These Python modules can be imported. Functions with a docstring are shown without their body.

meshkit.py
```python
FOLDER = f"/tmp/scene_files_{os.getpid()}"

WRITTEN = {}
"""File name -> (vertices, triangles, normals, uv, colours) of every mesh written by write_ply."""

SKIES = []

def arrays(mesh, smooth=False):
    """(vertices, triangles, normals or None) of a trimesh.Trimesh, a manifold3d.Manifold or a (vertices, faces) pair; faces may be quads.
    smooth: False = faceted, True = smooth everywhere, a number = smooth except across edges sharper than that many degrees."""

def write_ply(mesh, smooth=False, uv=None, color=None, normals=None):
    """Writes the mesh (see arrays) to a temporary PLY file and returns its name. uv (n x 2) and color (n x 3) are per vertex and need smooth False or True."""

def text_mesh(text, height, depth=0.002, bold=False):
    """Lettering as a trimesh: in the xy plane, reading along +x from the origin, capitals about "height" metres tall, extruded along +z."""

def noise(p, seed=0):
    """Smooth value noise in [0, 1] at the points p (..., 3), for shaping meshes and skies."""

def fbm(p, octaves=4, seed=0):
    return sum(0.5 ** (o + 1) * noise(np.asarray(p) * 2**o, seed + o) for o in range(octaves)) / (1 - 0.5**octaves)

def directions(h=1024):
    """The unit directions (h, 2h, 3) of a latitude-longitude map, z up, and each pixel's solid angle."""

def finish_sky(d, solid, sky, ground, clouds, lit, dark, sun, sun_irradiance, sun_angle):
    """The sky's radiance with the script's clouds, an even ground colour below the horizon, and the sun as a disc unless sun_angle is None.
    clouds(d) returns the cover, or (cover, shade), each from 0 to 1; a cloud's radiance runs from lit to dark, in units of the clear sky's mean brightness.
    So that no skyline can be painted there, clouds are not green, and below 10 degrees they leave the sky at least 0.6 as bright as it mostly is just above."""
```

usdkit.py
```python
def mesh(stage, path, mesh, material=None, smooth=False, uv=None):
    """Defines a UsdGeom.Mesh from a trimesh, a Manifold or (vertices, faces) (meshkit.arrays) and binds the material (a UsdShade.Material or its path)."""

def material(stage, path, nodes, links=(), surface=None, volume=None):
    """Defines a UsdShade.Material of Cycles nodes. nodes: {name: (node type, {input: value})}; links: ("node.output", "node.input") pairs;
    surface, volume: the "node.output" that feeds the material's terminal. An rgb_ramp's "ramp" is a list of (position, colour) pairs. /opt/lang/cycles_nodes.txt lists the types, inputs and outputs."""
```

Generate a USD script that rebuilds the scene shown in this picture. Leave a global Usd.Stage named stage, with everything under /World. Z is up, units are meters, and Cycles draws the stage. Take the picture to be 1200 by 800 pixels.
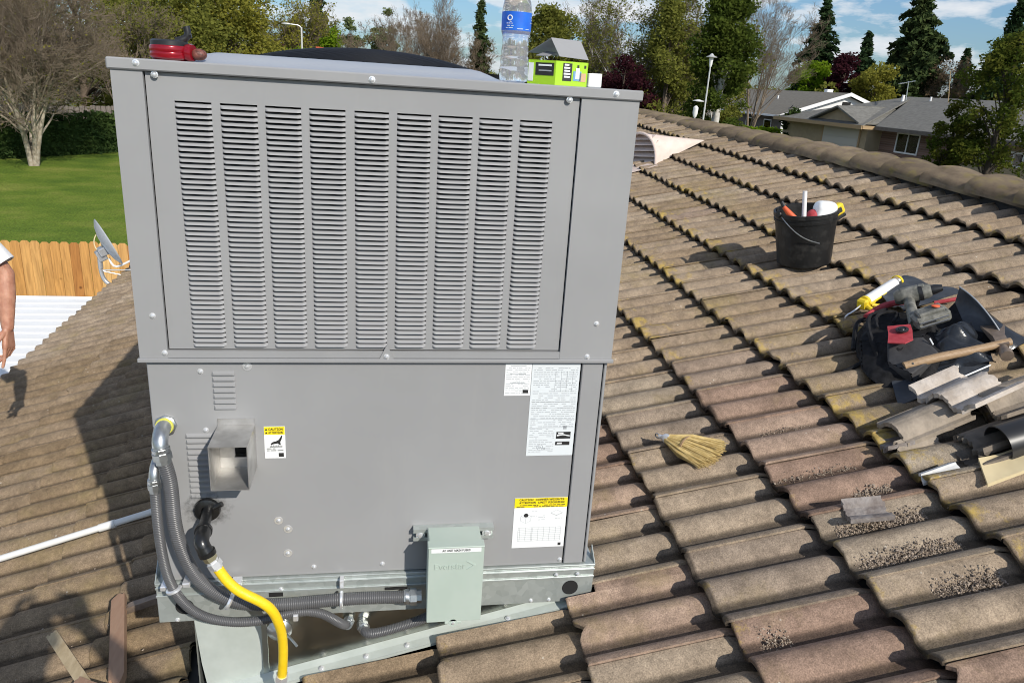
import math, numpy as np, trimesh, manifold3d, shapely.geometry as sg
import usdkit, meshkit
from pxr import Usd, UsdGeom, UsdLux, UsdShade, Gf, Sdf, Vt
T = Sdf.ValueTypeNames
stage = Usd.Stage.CreateInMemory()
UsdGeom.SetStageUpAxis(stage, UsdGeom.Tokens.z)
UsdGeom.SetStageMetersPerUnit(stage, 1.0)
UsdGeom.Xform.Define(stage, '/World')
V = np.array

# ------------------------------------------------------------------ camera, sun, sky
EXPOSURE = 0.0
SKY, SUN = 0.080, 1.13
CAM = V([0.5842, -1.8655, 1.3526]); YAW, PITCH, ROLL = 0.1796, 0.3286, 0.0645
fw = V([math.sin(YAW)*math.cos(PITCH), math.cos(YAW)*math.cos(PITCH), -math.sin(PITCH)])
rt = V([math.cos(YAW), -math.sin(YAW), 0]); up = np.cross(rt, fw)
R_, U_ = math.cos(ROLL)*rt+math.sin(ROLL)*up, -math.sin(ROLL)*rt+math.cos(ROLL)*up
cam = UsdGeom.Camera.Define(stage, '/World/camera')
cam.CreateHorizontalApertureAttr(36.0); cam.CreateVerticalApertureAttr(24.0); cam.CreateFocalLengthAttr(890.6/1200*36)
cam.CreateClippingRangeAttr(Gf.Vec2f(0.05, 3000)); cam.CreateExposureAttr(EXPOSURE)
m4 = np.eye(4); m4[0, :3], m4[1, :3], m4[2, :3], m4[3, :3] = R_, U_, -fw, CAM
cam.AddTransformOp().Set(Gf.Matrix4d(*m4.ravel().tolist()))
sd = V([0.347, -0.75, 0.563]); sd /= np.linalg.norm(sd)
sun = UsdLux.DistantLight.Define(stage, '/World/sun')
sun.CreateIntensityAttr(SUN); sun.CreateAngleAttr(0.5); sun.CreateColorAttr(Gf.Vec3f(1.0, 0.94, 0.85)); sun.CreateNormalizeAttr(True)
sx = np.cross([0, 0, 1], sd); sx /= np.linalg.norm(sx); sy = np.cross(sd, sx)
m4 = np.eye(4); m4[0, :3], m4[1, :3], m4[2, :3] = sx, sy, sd
sun.AddTransformOp().Set(Gf.Matrix4d(*m4.ravel().tolist()))

def mat(name, nodes, links=(), surface='p.BSDF', volume=None):
    return usdkit.material(stage, '/World/Looks/'+name, nodes, links, surface, volume)

skym = mat('sky', {
    's': ('sky_texture', {'sky_type': 'single_scattering', 'sun_disc': False, 'sun_elevation': math.asin(sd[2]), 'sun_rotation': math.atan2(sd[0], sd[1])}),
    'tc': ('texture_coordinate', {}), 'mp': ('mapping', {'scale': (7.5, 7.5, 24.0), 'location': (0.6, 2.2, 0.35)}),
    'n': ('noise_texture', {'scale': 1.0, 'detail': 7.0, 'roughness': 0.58}),
    'r': ('rgb_ramp', {'ramp': [(0.49, (0, 0, 0)), (0.55, (0.6, 0.6, 0.6)), (0.66, (1, 1, 1))]}),
    'hs': ('mix_color', {'blend_type': 'multiply', 'fac': 1., 'b': (.84, 1.12, 1.45), 'use_clamp': False}),
    'mx': ('mix_color', {'b': (10.5, 10.8, 11.2), 'use_clamp': False}),
    'b': ('background_shader', {'strength': SKY})},
    [('tc.generated', 'mp.vector'), ('mp.vector', 'n.vector'), ('n.fac', 'r.fac'), ('r.color', 'mx.fac'), ('s.color', 'hs.a'), ('hs.result', 'mx.a'), ('mx.result', 'b.color')], surface='b.background')
dome = UsdLux.DomeLight.Define(stage, '/World/sky')
UsdShade.MaterialBindingAPI.Apply(dome.GetPrim()).Bind(skym)

# ------------------------------------------------------------------ scene graph helpers
names, bases = {}, {}
def numbered(parent, name):
    k = names.get((parent, name), 0); names[(parent, name)] = k+1
    return f'{parent}/{name}' + (f'_{k:03d}' if k else '')
def data(p, **kw):
    for k, v in kw.items():
        if v: stage.GetPrimAtPath(p).SetCustomDataByKey(k, v)
def thing(name, label, cat, loc=(0, 0, 0), group=None):
    p = numbered('/World', name); x = UsdGeom.Xform.Define(stage, p); x.AddTranslateOp().Set(Gf.Vec3d(*map(float, loc)))
    bases[p] = V(loc, float); data(p, label=label, category=cat, group=group); return p
def arrays(mesh, smooth):
    if isinstance(mesh, (list,)): mesh = trimesh.util.concatenate([tm(m) for m in mesh])
    return meshkit.arrays(mesh, smooth)
def tm(m):
    if hasattr(m, 'to_mesh'):
        k = m.to_mesh(); return trimesh.Trimesh(k.vert_properties[:, :3], k.tri_verts, process=False)
    if isinstance(m, tuple):
        v, f, _ = meshkit.arrays(m); return trimesh.Trimesh(v, f, process=False)
    return m
def part(name, mesh, m, parent, smooth=35, label=None, kind=None, prim=None):
    """A mesh (given in world coordinates) as a child of parent."""
    base = bases[parent]; p = numbered(parent, name); bases[p] = base
    mesh = trimesh.util.concatenate([tm(k) for k in mesh]) if isinstance(mesh, list) else tm(mesh)
    mesh = trimesh.Trimesh(mesh.vertices-base, mesh.faces, process=False)
    g = usdkit.mesh(stage, p, mesh, m, smooth)
    for k, v in (prim or {}).items():
        UsdGeom.PrimvarsAPI(g).CreatePrimvar(k, T.FloatArray, 'vertex').Set(Vt.FloatArray.FromNumpy(np.asarray(v, np.float32)))
    data(p, label=label, kind=kind); return p
def single(name, mesh, m, label=None, cat=None, loc=None, smooth=35, group=None, kind=None, prim=None):
    mesh = trimesh.util.concatenate([tm(k) for k in mesh]) if isinstance(mesh, list) else tm(mesh)
    loc = V(loc if loc is not None else [*mesh.bounds.mean(0)[:2], mesh.bounds[0, 2]], float)
    p = numbered('/World', name); bases[p] = loc
    g = usdkit.mesh(stage, p, trimesh.Trimesh(mesh.vertices-loc, mesh.faces, process=False), m, smooth)
    g.AddTranslateOp().Set(Gf.Vec3d(*loc.tolist()))
    for k, v in (prim or {}).items():
        UsdGeom.PrimvarsAPI(g).CreatePrimvar(k, T.FloatArray, 'vertex').Set(Vt.FloatArray.FromNumpy(np.asarray(v, np.float32)))
    data(p, label=label, category=cat, group=group, kind=kind); return p

# ------------------------------------------------------------------ shapes
def box(lo, hi, bev=0.0):
    lo, hi = V(lo, float), V(hi, float)
    if bev <= 0:
        m = trimesh.creation.box(hi-lo); m.apply_translation((lo+hi)/2); return m
    c = [V([sx, sy, sz]) for sx in (lo[0]+bev, hi[0]-bev) for sy in (lo[1]+bev, hi[1]-bev) for sz in (lo[2]+bev, hi[2]-bev)]
    pts = np.vstack([p+np.vstack([np.eye(3), -np.eye(3)])*bev for p in c])
    return trimesh.convex.convex_hull(pts)
def hull(pts): return trimesh.convex.convex_hull(V(pts, float))
def frame(d):
    d = V(d, float)/np.linalg.norm(d); a = V([0, 0, 1.]) if abs(d[2]) < .9 else V([1., 0, 0])
    s = np.cross(a, d); s /= np.linalg.norm(s); return s, np.cross(d, s), d
def obox(c, ax, size, bev=0.0):
    """Box with centre c and axes ax (3 rows)."""
    m = box(-V(size)/2, V(size)/2, bev); M = np.eye(4); M[:3, :3] = V(ax).T; M[:3, 3] = c; m.apply_transform(M); return m
def spline(pts, n):
    P = V(pts, float); t = np.r_[0, np.cumsum(np.linalg.norm(np.diff(P, axis=0), axis=1))]
    from scipy.interpolate import PchipInterpolator, CubicSpline
    return CubicSpline(t, P, bc_type='natural')(np.linspace(0, t[-1], n))
def tube(P, r, n=12, caps=True):
    P = V(P, float); r = np.broadcast_to(r, len(P)).astype(float)
    tg = np.gradient(P, axis=0); tg /= np.linalg.norm(tg, axis=1, keepdims=True)+1e-12
    s, u, _ = frame(tg[0]); S, Uu = [], []
    for k in range(len(P)):
        s = s-tg[k]*(s@tg[k]); s /= np.linalg.norm(s); S.append(s); Uu.append(np.cross(tg[k], s))
    a = np.arange(n)*2*np.pi/n
    v = (P[:, None]+r[:, None, None]*(np.cos(a)[None, :, None]*V(S)[:, None]+np.sin(a)[None, :, None]*V(Uu)[:, None])).reshape(-1, 3)
    i = np.arange(len(P)-1)[:, None]*n; j = np.arange(n)[None]; jn = (j+1) % n
    f = np.stack([i+j, i+jn, i+n+jn, i+n+j], -1).reshape(-1, 4)
    f = np.vstack([f[:, [0, 1, 2]], f[:, [0, 2, 3]]])
    if caps:
        v = np.vstack([v, P[0], P[-1]]); b = (len(P)-1)*n
        f = np.vstack([f, [[len(v)-2, (k+1) % n, k] for k in range(n)], [[len(v)-1, b+k, b+(k+1) % n] for k in range(n)]])
    return trimesh.Trimesh(v, f, process=False)
def cyl(a, b, r, n=20, r2=None): return tube([a, b], V([r, r if r2 is None else r2]), n)
def lathe(prof, c, ax=(0, 0, 1), n=32):
    s, u, d = frame(ax); prof = V(prof, float); a = np.arange(n)*2*np.pi/n
    v = (V(c)+prof[:, 1, None, None]*d+prof[:, 0, None, None]*(np.cos(a)[:, None]*s+np.sin(a)[:, None]*u)[None]).reshape(-1, 3)
    i = np.arange(len(prof)-1)[:, None]*n; j = np.arange(n)[None]; jn = (j+1) % n
    f = np.stack([i+j, i+jn, i+n+jn, i+n+j], -1).reshape(-1, 4)
    return tm((v, f))
def extr(poly, depth):
    return trimesh.creation.extrude_polygon(poly, depth, engine='earcut')
def place(m, c, ax):
    m = tm(m).copy(); M = np.eye(4); M[:3, :3] = V(ax, float).T; M[:3, 3] = c; m.apply_transform(M); return m
FRONT = [(1, 0, 0), (0, 0, 1), (0, -1, 0)]          # local x -> right, y -> up, z -> towards the viewer of a front
def panel(poly, y, d):                                # polygon given in (x, z), front face at y-d
    return place(extr(poly, d), (0, y, 0), FRONT)
def rect(x0, z0, x1, z1): return sg.box(min(x0, x1), min(z0, z1), max(x0, x1), max(z0, z1))
def text(s, h, c, ax, depth=.0006, bold=False, width=None):
    m = meshkit.text_mesh(s, h, depth, bold)
    if width: m.apply_scale([width/(m.bounds[1, 0]-m.bounds[0, 0]), 1, 1])
    return place(m, c, ax)
def grid(P):                                          # (n, m, 3) points to a sheet
    n, m = P.shape[:2]; i = np.arange(n-1)[:, None]*m; j = np.arange(m-1)[None]
    f = np.stack([i+j, i+m+j, i+m+j+1, i+j+1], -1).reshape(-1, 4)
    return tm((P.reshape(-1, 3), f))
def thick(P, d):                                      # sheet with thickness along d
    a = grid(P); b = grid(P+V(d)); b = trimesh.Trimesh(b.vertices, b.faces[:, ::-1], process=False)
    E = [P[0], P[-1][::-1], P[:, 0][::-1], P[:, -1]]
    return trimesh.util.concatenate([a, b]+[grid(np.stack([e, e+V(d)])) for e in E])

# ------------------------------------------------------------------ materials
def pm(name, c, rough=.5, metal=0., c2=None, scale=8., bump=0., bscale=60., lo=.35, hi=.65, detail=5., spec=.5, extra=None, stretch=(1, 1, 1), coat=0.):
    nodes = {'p': ('principled_bsdf', {'base_color': c, 'roughness': rough, 'metallic': metal, 'specular_ior_level': spec, 'coat_weight': coat}), 'g': ('geometry', {})}
    links = []
    if c2 is not None:
        nodes['mp'] = ('mapping', {'scale': stretch}); nodes['n'] = ('noise_texture', {'scale': scale, 'detail': detail, 'roughness': .6}); nodes['r'] = ('rgb_ramp', {'ramp': [(lo, c), (hi, c2)]})
        links += [('g.position', 'mp.vector'), ('mp.vector', 'n.vector'), ('n.fac', 'r.fac'), ('r.color', 'p.base_color')]
    if bump:
        nodes['nb'] = ('noise_texture', {'scale': bscale, 'detail': 4.}); nodes['b'] = ('bump', {'strength': 1., 'distance': bump})
        links += [('g.position', 'nb.vector'), ('nb.fac', 'b.height'), ('b.normal', 'p.normal')]
    return mat(name, nodes, links)
M = {}
M['paint'] = mat('grey_paint', {'g': ('geometry', {}), 'n': ('noise_texture', {'scale': 2.5, 'detail': 5.}), 'r': ('rgb_ramp', {'ramp': [(.35, (.276, .278, .281)), (.65, (.304, .306, .309))]}),
    'mp': ('mapping', {'scale': (9., 9., 11.), 'location': (-.125*9, 0., -.225*11)}), 'gt': ('gradient_texture', {'gradient_type': 'spherical'}), 'n2': ('noise_texture', {'scale': 55., 'detail': 5., 'roughness': .7}), 'ml': ('math', {'math_type': 'multiply'}), 'sr': ('rgb_ramp', {'ramp': [(.20, (0, 0, 0)), (.42, (.8, .8, .8))]}), 'm': ('mix_color', {'b': (.05, .05, .05)}),
    'mp3': ('mapping', {'scale': (14., 14., 1.6)}), 'n3': ('noise_texture', {'scale': 1., 'detail': 6., 'roughness': .7}), 'r3': ('rgb_ramp', {'ramp': [(.55, (0, 0, 0)), (.8, (.16, .16, .16))]}), 'm3': ('mix_color', {'b': (.40, .385, .36)}),
    'n4': ('noise_texture', {'scale': 9., 'detail': 5.}), 'r4': ('rgb_ramp', {'ramp': [(.3, (.34, .34, .34)), (.7, (.52, .52, .52))]}), 'nb': ('noise_texture', {'scale': 4.5, 'detail': 2.}), 'b': ('bump', {'strength': 1., 'distance': .0022}), 'p': ('principled_bsdf', {'specular_ior_level': .4})},
    [('g.position', 'n.vector'), ('n.fac', 'r.fac'), ('g.position', 'mp.vector'), ('mp.vector', 'gt.vector'), ('g.position', 'n2.vector'), ('gt.fac', 'ml.value1'), ('n2.fac', 'ml.value2'), ('ml.value', 'sr.fac'), ('sr.color', 'm.fac'), ('g.position', 'mp3.vector'), ('mp3.vector', 'n3.vector'), ('n3.fac', 'r3.fac'), ('r3.color', 'm3.fac'), ('r.color', 'm3.a'), ('m3.result', 'm.a'), ('m.result', 'p.base_color'),
     ('g.position', 'n4.vector'), ('n4.fac', 'r4.fac'), ('r4.color', 'p.roughness'), ('g.position', 'nb.vector'), ('nb.fac', 'b.height'), ('b.normal', 'p.normal')])
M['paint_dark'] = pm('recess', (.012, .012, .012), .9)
M['slat'] = pm('slat_paint', (.315, .317, .322), .4, spec=.4)
M['galv'] = mat('galvanised', {'g': ('geometry', {}), 'v': ('voronoi_texture', {'scale': 55.}), 'r': ('rgb_ramp', {'ramp': [(0, (.40, .44, .42)), (1, (.52, .56, .54))]}), 'n': ('noise_texture', {'scale': 7., 'detail': 4.}), 'r2': ('rgb_ramp', {'ramp': [(.3, (.26, .26, .26)), (.7, (.42, .42, .42))]}),
    'p': ('principled_bsdf', {'metallic': .5})}, [('g.position', 'v.vector'), ('v.color', 'r.fac'), ('r.color', 'p.base_color'), ('g.position', 'n.vector'), ('n.fac', 'r2.fac'), ('r2.color', 'p.roughness')])
M['galv_skirt'] = pm('galvanised_skirt', (.50, .54, .50), .33, .8, (.60, .64, .60), 5., bump=.004, bscale=6.)
M['flange'] = pm('pale_flange', (.50, .55, .51), .42, .25, (.58, .63, .59), 12.)
M['sealant'] = pm('thread_sealant', (.62, .60, .10), .5)
M['skirt_metal'] = pm('skirt_sheet_metal', (.40, .41, .37), .24, 1., (.52, .52, .47), 3., bump=.003, bscale=7.)  # base colour toned darker and warmer for the roof reflected in the skirt
M['steel_in'] = pm('flue_steel', (.44, .43, .41), .42, .75, (.58, .57, .55), 20.)
M['steel'] = pm('brushed_steel', (.52, .51, .49), .3, .95, (.66, .65, .63), 14., bump=.0008, bscale=30.)
M['zinc'] = pm('zinc', (.88, .89, .9), .3, .65)
M['darkzinc'] = pm('zinc_fitting', (.42, .44, .45), .32, .9, (.55, .57, .57), 40.)
M['brass'] = pm('brass_nut', (.60, .55, .36), .3, .9)
M['sage'] = pm('sage_paint', (.40, .475, .42), .45, c2=(.43, .50, .445), scale=10.)
M['conduit'] = pm('conduit_grey', (.085, .086, .09), .36, c2=(.11, .111, .115), scale=12.)
M['yellow_hose'] = pm('yellow_coating', (.86, .57, .012), .4, c2=(.90, .62, .02), scale=30., bump=.001, bscale=120.)
M['black_iron'] = pm('black_iron', (.012, .012, .012), .28, spec=.6, bump=.0008, bscale=90.)
M['black_plastic'] = pm('black_plastic', (.018, .018, .019), .38)
M['bucket'] = pm('bucket_plastic', (.007, .007, .007), .5, c2=(.04, .038, .035), scale=16., lo=.52, hi=.78, bump=.002, bscale=40.)
M['black_wire'] = pm('black_wire', (.006, .007, .010), .6, spec=.3)
M['white_label'] = pm('label_white', (.80, .82, .82), .5)
M['label_blue'] = pm('label_bluish', (.66, .70, .72), .45)
M['ink'] = pm('ink', (.02, .02, .02), .6)
M['ink_grey'] = pm('faint_ink', (.33, .35, .37), .6)
M['label_yellow'] = pm('label_yellow', (.86, .68, .01), .5)
M['white_plastic'] = pm('white_plastic', (.75, .75, .74), .4)
M['pvc'] = pm('white_pipe', (.78, .77, .74), .4, c2=(.70, .69, .66), scale=9.)
M['lime'] = pm('lime_card', (.36, .62, .02), .45)
M['card'] = pm('card_inside', (.30, .24, .16), .8)
M['photo_blue'] = pm('print_blue', (.15, .32, .48), .5); M['photo_tan'] = pm('print_tan', (.55, .36, .2), .5)
M['red'] = pm('red_metal', (.30, .004, .014), .22, .35, coat=.5)
M['rust_red'] = pm('brown_red_knob', (.05, .02, .015), .5, c2=(.22, .07, .05), scale=90., bump=.003, bscale=120.)
M['label_band'] = pm('bottle_band_blue', (.015, .11, .60), .35, c2=(.02, .16, .68), scale=30.)
M['water'] = mat('clear_water', {'p': ('principled_bsdf', {'base_color': (.97, .985, 1.), 'transmission_weight': .86, 'roughness': .03, 'ior': 1.33})})
M['wood_new'] = pm('pale_timber', (.40, .30, .17), .8, c2=(.52, .41, .25), scale=5., stretch=(3, 3, 30), bump=.001)
M['wood_red'] = pm('reddish_timber', (.34, .20, .125), .8, c2=(.38, .235, .15), scale=7., stretch=(9, 1.6, 1.6), bump=.001)
M['handle'] = pm('worn_handle', (.30, .19, .10), .55, c2=(.42, .29, .17), scale=18., stretch=(2, 12, 12))
M['rust_steel'] = pm('worn_steel', (.17, .13, .10), .55, .35, (.27, .21, .165), 30., bump=.001)
M['nylon'] = pm('black_fabric', (.009, .009, .0095), .85, spec=.2, c2=(.022, .022, .024), scale=40., bump=.0015, bscale=250.)
M['pouch'] = pm('grey_black_fabric', (.035, .034, .036), .75, c2=(.05, .05, .052), scale=50., bump=.001, bscale=300.)
M['leather'] = pm('shiny_black_leather', (.012, .014, .017), .2, c2=(.022, .025, .03), scale=12., bump=.006, bscale=14.)
M['leather_grey'] = pm('grey_leather', (.035, .041, .050), .5, spec=.3, c2=(.07, .078, .09), scale=10., bump=.002, bscale=30.)
M['red_fabric'] = pm('red_fabric', (.36, .03, .04), .7, c2=(.45, .06, .07), scale=40.)
M['drill_body'] = pm('dusty_drill', (.10, .10, .085), .6, c2=(.30, .29, .25), scale=26., lo=.4, hi=.7, bump=.002, bscale=50.)
M['orange'] = pm('orange_plastic', (.70, .12, .04), .5)
M['yellow'] = pm('yellow_paint', (.80, .60, .02), .4, c2=(.70, .50, .03), scale=30.)
M['straw'] = pm('straw', (.56, .40, .14), .7, c2=(.74, .58, .27), scale=50., stretch=(1, 1, 1))
M['mortar_tile'] = pm('pale_tile', (.40, .34, .28), .9, c2=(.55, .49, .43), scale=18., bump=.003, bscale=70.)
M['tile_frag'] = pm('tile_fragment', (.22, .185, .145), .9, c2=(.36, .30, .235), scale=14., bump=.002, bscale=120.)
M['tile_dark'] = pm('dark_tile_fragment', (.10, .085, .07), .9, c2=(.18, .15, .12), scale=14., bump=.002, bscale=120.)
M['cream'] = pm('cream_plastic', (.72, .60, .36), .5, c2=(.66, .54, .32), scale=20.)
M['stone_white'] = pm('chalky_white', (.66, .66, .64), .8, c2=(.55, .55, .53), scale=40.)
M['shard'] = pm('brownish_grey_shard', (.17, .14, .125), .9, c2=(.32, .29, .27), scale=22., bump=.003, bscale=90.)
M['debris'] = mat('debris', {'g': ('geometry', {}), 'n': ('noise_texture', {'scale': 230., 'detail': 2.}), 'r': ('rgb_ramp', {'ramp': [(.25, (.09, .07, .055)), (.45, (.24, .19, .145)), (.62, (.42, .35, .28)), (.78, (.6, .54, .48))]}), 'p': ('principled_bsdf', {'roughness': .95, 'specular_ior_level': .1})}, [('g.position', 'n.vector'), ('n.fac', 'r.fac'), ('r.color', 'p.base_color')])
M['skin'] = mat('skin', {'g': ('geometry', {}), 'n': ('noise_texture', {'scale': 35., 'detail': 5.}), 'r': ('rgb_ramp', {'ramp': [(.3, (.36, .16, .10)), (.7, (.50, .26, .17))]}), 'nb': ('noise_texture', {'scale': 160., 'detail': 3.}), 'b': ('bump', {'strength': .6, 'distance': .002}), 'p': ('principled_bsdf', {'roughness': .5, 'subsurface_weight': .08, 'subsurface_scale': .01})},
    [('g.position', 'n.vector'), ('n.fac', 'r.fac'), ('r.color', 'p.base_color'), ('g.position', 'nb.vector'), ('nb.fac', 'b.height'), ('b.normal', 'p.normal')])
M['tshirt'] = pm('white_cotton', (.76, .76, .75), .9, bump=.004, bscale=12.)
M['jeans'] = pm('dark_denim', (.03, .04, .07), .9); M['hair'] = pm('dark_hair', (.03, .02, .015), .6); M['boots'] = pm('brown_boots', (.10, .06, .035), .7)
M['roof_white'] = pm('white_sheet_metal', (.86, .86, .84), .5, c2=(.82, .82, .80), scale=3.)
M['vent_pink'] = pm('offwhite_vent', (.72, .59, .52), .6, c2=(.63, .51, .44), scale=8.)
M['deck'] = pm('roof_underlay', (.02, .018, .016), .9)
M['ridge'] = mat('ridge_cap_clay', {'g': ('geometry', {}), 'n': ('noise_texture', {'scale': 7., 'detail': 7., 'roughness': .65}), 'r': ('rgb_ramp', {'ramp': [(.3, (.10, .075, .048)), (.5, (.185, .14, .095)), (.7, (.25, .195, .11))]}),
    'at': ('attribute', {'attribute': 'tint'}), 'mt': ('mix_color', {'blend_type': 'multiply', 'fac': 1., 'use_clamp': False}), 'n2': ('noise_texture', {'scale': 11., 'detail': 5.}), 'r2': ('rgb_ramp', {'ramp': [(.56, (0, 0, 0)), (.7, (.6, .6, .6))]}), 'mx': ('mix_color', {'b': (.21, .17, .05)}), 'nb': ('noise_texture', {'scale': 160., 'detail': 3.}), 'b': ('bump', {'strength': .8, 'distance': .003}), 'p': ('principled_bsdf', {'roughness': .95, 'specular_ior_level': .2})},
    [('g.position', 'n.vector'), ('n.fac', 'r.fac'), ('r.color', 'mt.a'), ('at.color', 'mt.b'), ('mt.result', 'mx.a'), ('g.position', 'n2.vector'), ('n2.fac', 'r2.fac'), ('r2.color', 'mx.fac'), ('mx.result', 'p.base_color'), ('g.position', 'nb.vector'), ('nb.fac', 'b.height'), ('b.normal', 'p.normal')])
# concrete tile: per-tile tint, lichen gathered just above the nose, sandy grain
M['tile'] = mat('concrete_tile', {
    'g': ('geometry', {}), 'at': ('attribute', {'attribute': 'tint'}), 'an': ('attribute', {'attribute': 'nose'}), 'ap': ('attribute', {'attribute': 'pan'}), 'gr': ('map_range', {'from_min': .0005, 'from_max': .010, 'to_min': .30, 'to_max': 1., 'clamp': True}), 'm5': ('mix_color', {'blend_type': 'multiply', 'fac': 1.}), 'gp': ('map_range', {'from_min': 0., 'from_max': 1., 'to_min': 1., 'to_max': .42, 'clamp': True}), 'm6': ('mix_color', {'blend_type': 'multiply', 'fac': 1.}), 'vs': ('voronoi_texture', {'scale': 13.}), 'vr': ('rgb_ramp', {'ramp': [(.035, (.55, .55, .55)), (.06, (0, 0, 0))]}), 'm7': ('mix_color', {'b': (.62, .58, .5)}), 'n6': ('noise_texture', {'scale': 48., 'detail': 4., 'roughness': .7}), 'r6': ('rgb_ramp', {'ramp': [(.3, (.78, .78, .78)), (.7, (1.2, 1.2, 1.2))]}), 'm8': ('mix_color', {'blend_type': 'multiply', 'fac': 1., 'use_clamp': False}), 'al': ('attribute', {'attribute': 'moss'}),  # nose faces darkened as painted shade; pans darkened for dirt and crease shade
    'n1': ('noise_texture', {'scale': 9., 'detail': 6., 'roughness': .65}), 'r1': ('rgb_ramp', {'ramp': [(.3, (.68, .67, .66)), (.7, (1.22, 1.22, 1.2))]}),
    'rt': ('rgb_ramp', {'ramp': [(0, (.222, .160, .098)), (.3, (.284, .218, .155)), (.55, (.315, .250, .185)), (.72, (.275, .232, .180)), (.86, (.258, .176, .133)), (1, (.345, .255, .195))]}),
    'n2': ('noise_texture', {'scale': 260., 'detail': 3.}), 'r2': ('rgb_ramp', {'ramp': [(.32, (.62, .62, .62)), (.68, (1.3, 1.3, 1.3))]}),
    'm1': ('mix_color', {'blend_type': 'multiply', 'fac': 1., 'use_clamp': False}), 'm2': ('mix_color', {'blend_type': 'multiply', 'fac': .8}),
    'n3': ('noise_texture', {'scale': 13., 'detail': 7., 'roughness': .75}), 'mr': ('map_range', {'from_min': 0., 'from_max': .22, 'to_min': .13, 'to_max': -.10, 'clamp': True}),
    'ad': ('math', {'math_type': 'add'}), 'ad2': ('math', {'math_type': 'add'}), 'r3': ('rgb_ramp', {'ramp': [(.60, (0, 0, 0)), (.74, (.85, .85, .85))]}),
    'm3': ('mix_color', {'b': (.41, .29, .075)}), 'n4': ('noise_texture', {'scale': 2.6, 'detail': 8., 'roughness': .7}), 'r4': ('rgb_ramp', {'ramp': [(.53, (0, 0, 0)), (.68, (.55, .55, .55))]}), 'm4': ('mix_color', {'b': (.24, .185, .085)}),
    'nb': ('noise_texture', {'scale': 190., 'detail': 4.}), 'b': ('bump', {'strength': .7, 'distance': .0025}),
    'p': ('principled_bsdf', {'roughness': .92, 'specular_ior_level': .25})},
    [('at.fac', 'rt.fac'), ('g.position', 'n1.vector'), ('n1.fac', 'r1.fac'), ('rt.color', 'm1.a'), ('r1.color', 'm1.b'), ('g.position', 'n2.vector'), ('n2.fac', 'r2.fac'), ('m1.result', 'm2.a'), ('r2.color', 'm2.b'),
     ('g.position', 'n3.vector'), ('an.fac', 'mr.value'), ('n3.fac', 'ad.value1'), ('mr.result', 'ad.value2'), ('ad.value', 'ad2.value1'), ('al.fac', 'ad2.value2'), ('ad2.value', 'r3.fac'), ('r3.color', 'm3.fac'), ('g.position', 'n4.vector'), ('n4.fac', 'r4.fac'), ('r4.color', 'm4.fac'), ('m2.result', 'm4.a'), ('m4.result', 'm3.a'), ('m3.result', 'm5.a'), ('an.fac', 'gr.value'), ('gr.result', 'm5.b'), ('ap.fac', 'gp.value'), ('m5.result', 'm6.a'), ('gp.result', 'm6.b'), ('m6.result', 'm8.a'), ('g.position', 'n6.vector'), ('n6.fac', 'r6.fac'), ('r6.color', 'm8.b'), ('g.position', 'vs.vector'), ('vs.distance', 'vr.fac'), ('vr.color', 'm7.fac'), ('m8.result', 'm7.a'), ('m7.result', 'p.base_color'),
     ('g.position', 'nb.vector'), ('nb.fac', 'b.height'), ('b.normal', 'p.normal')])
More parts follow.
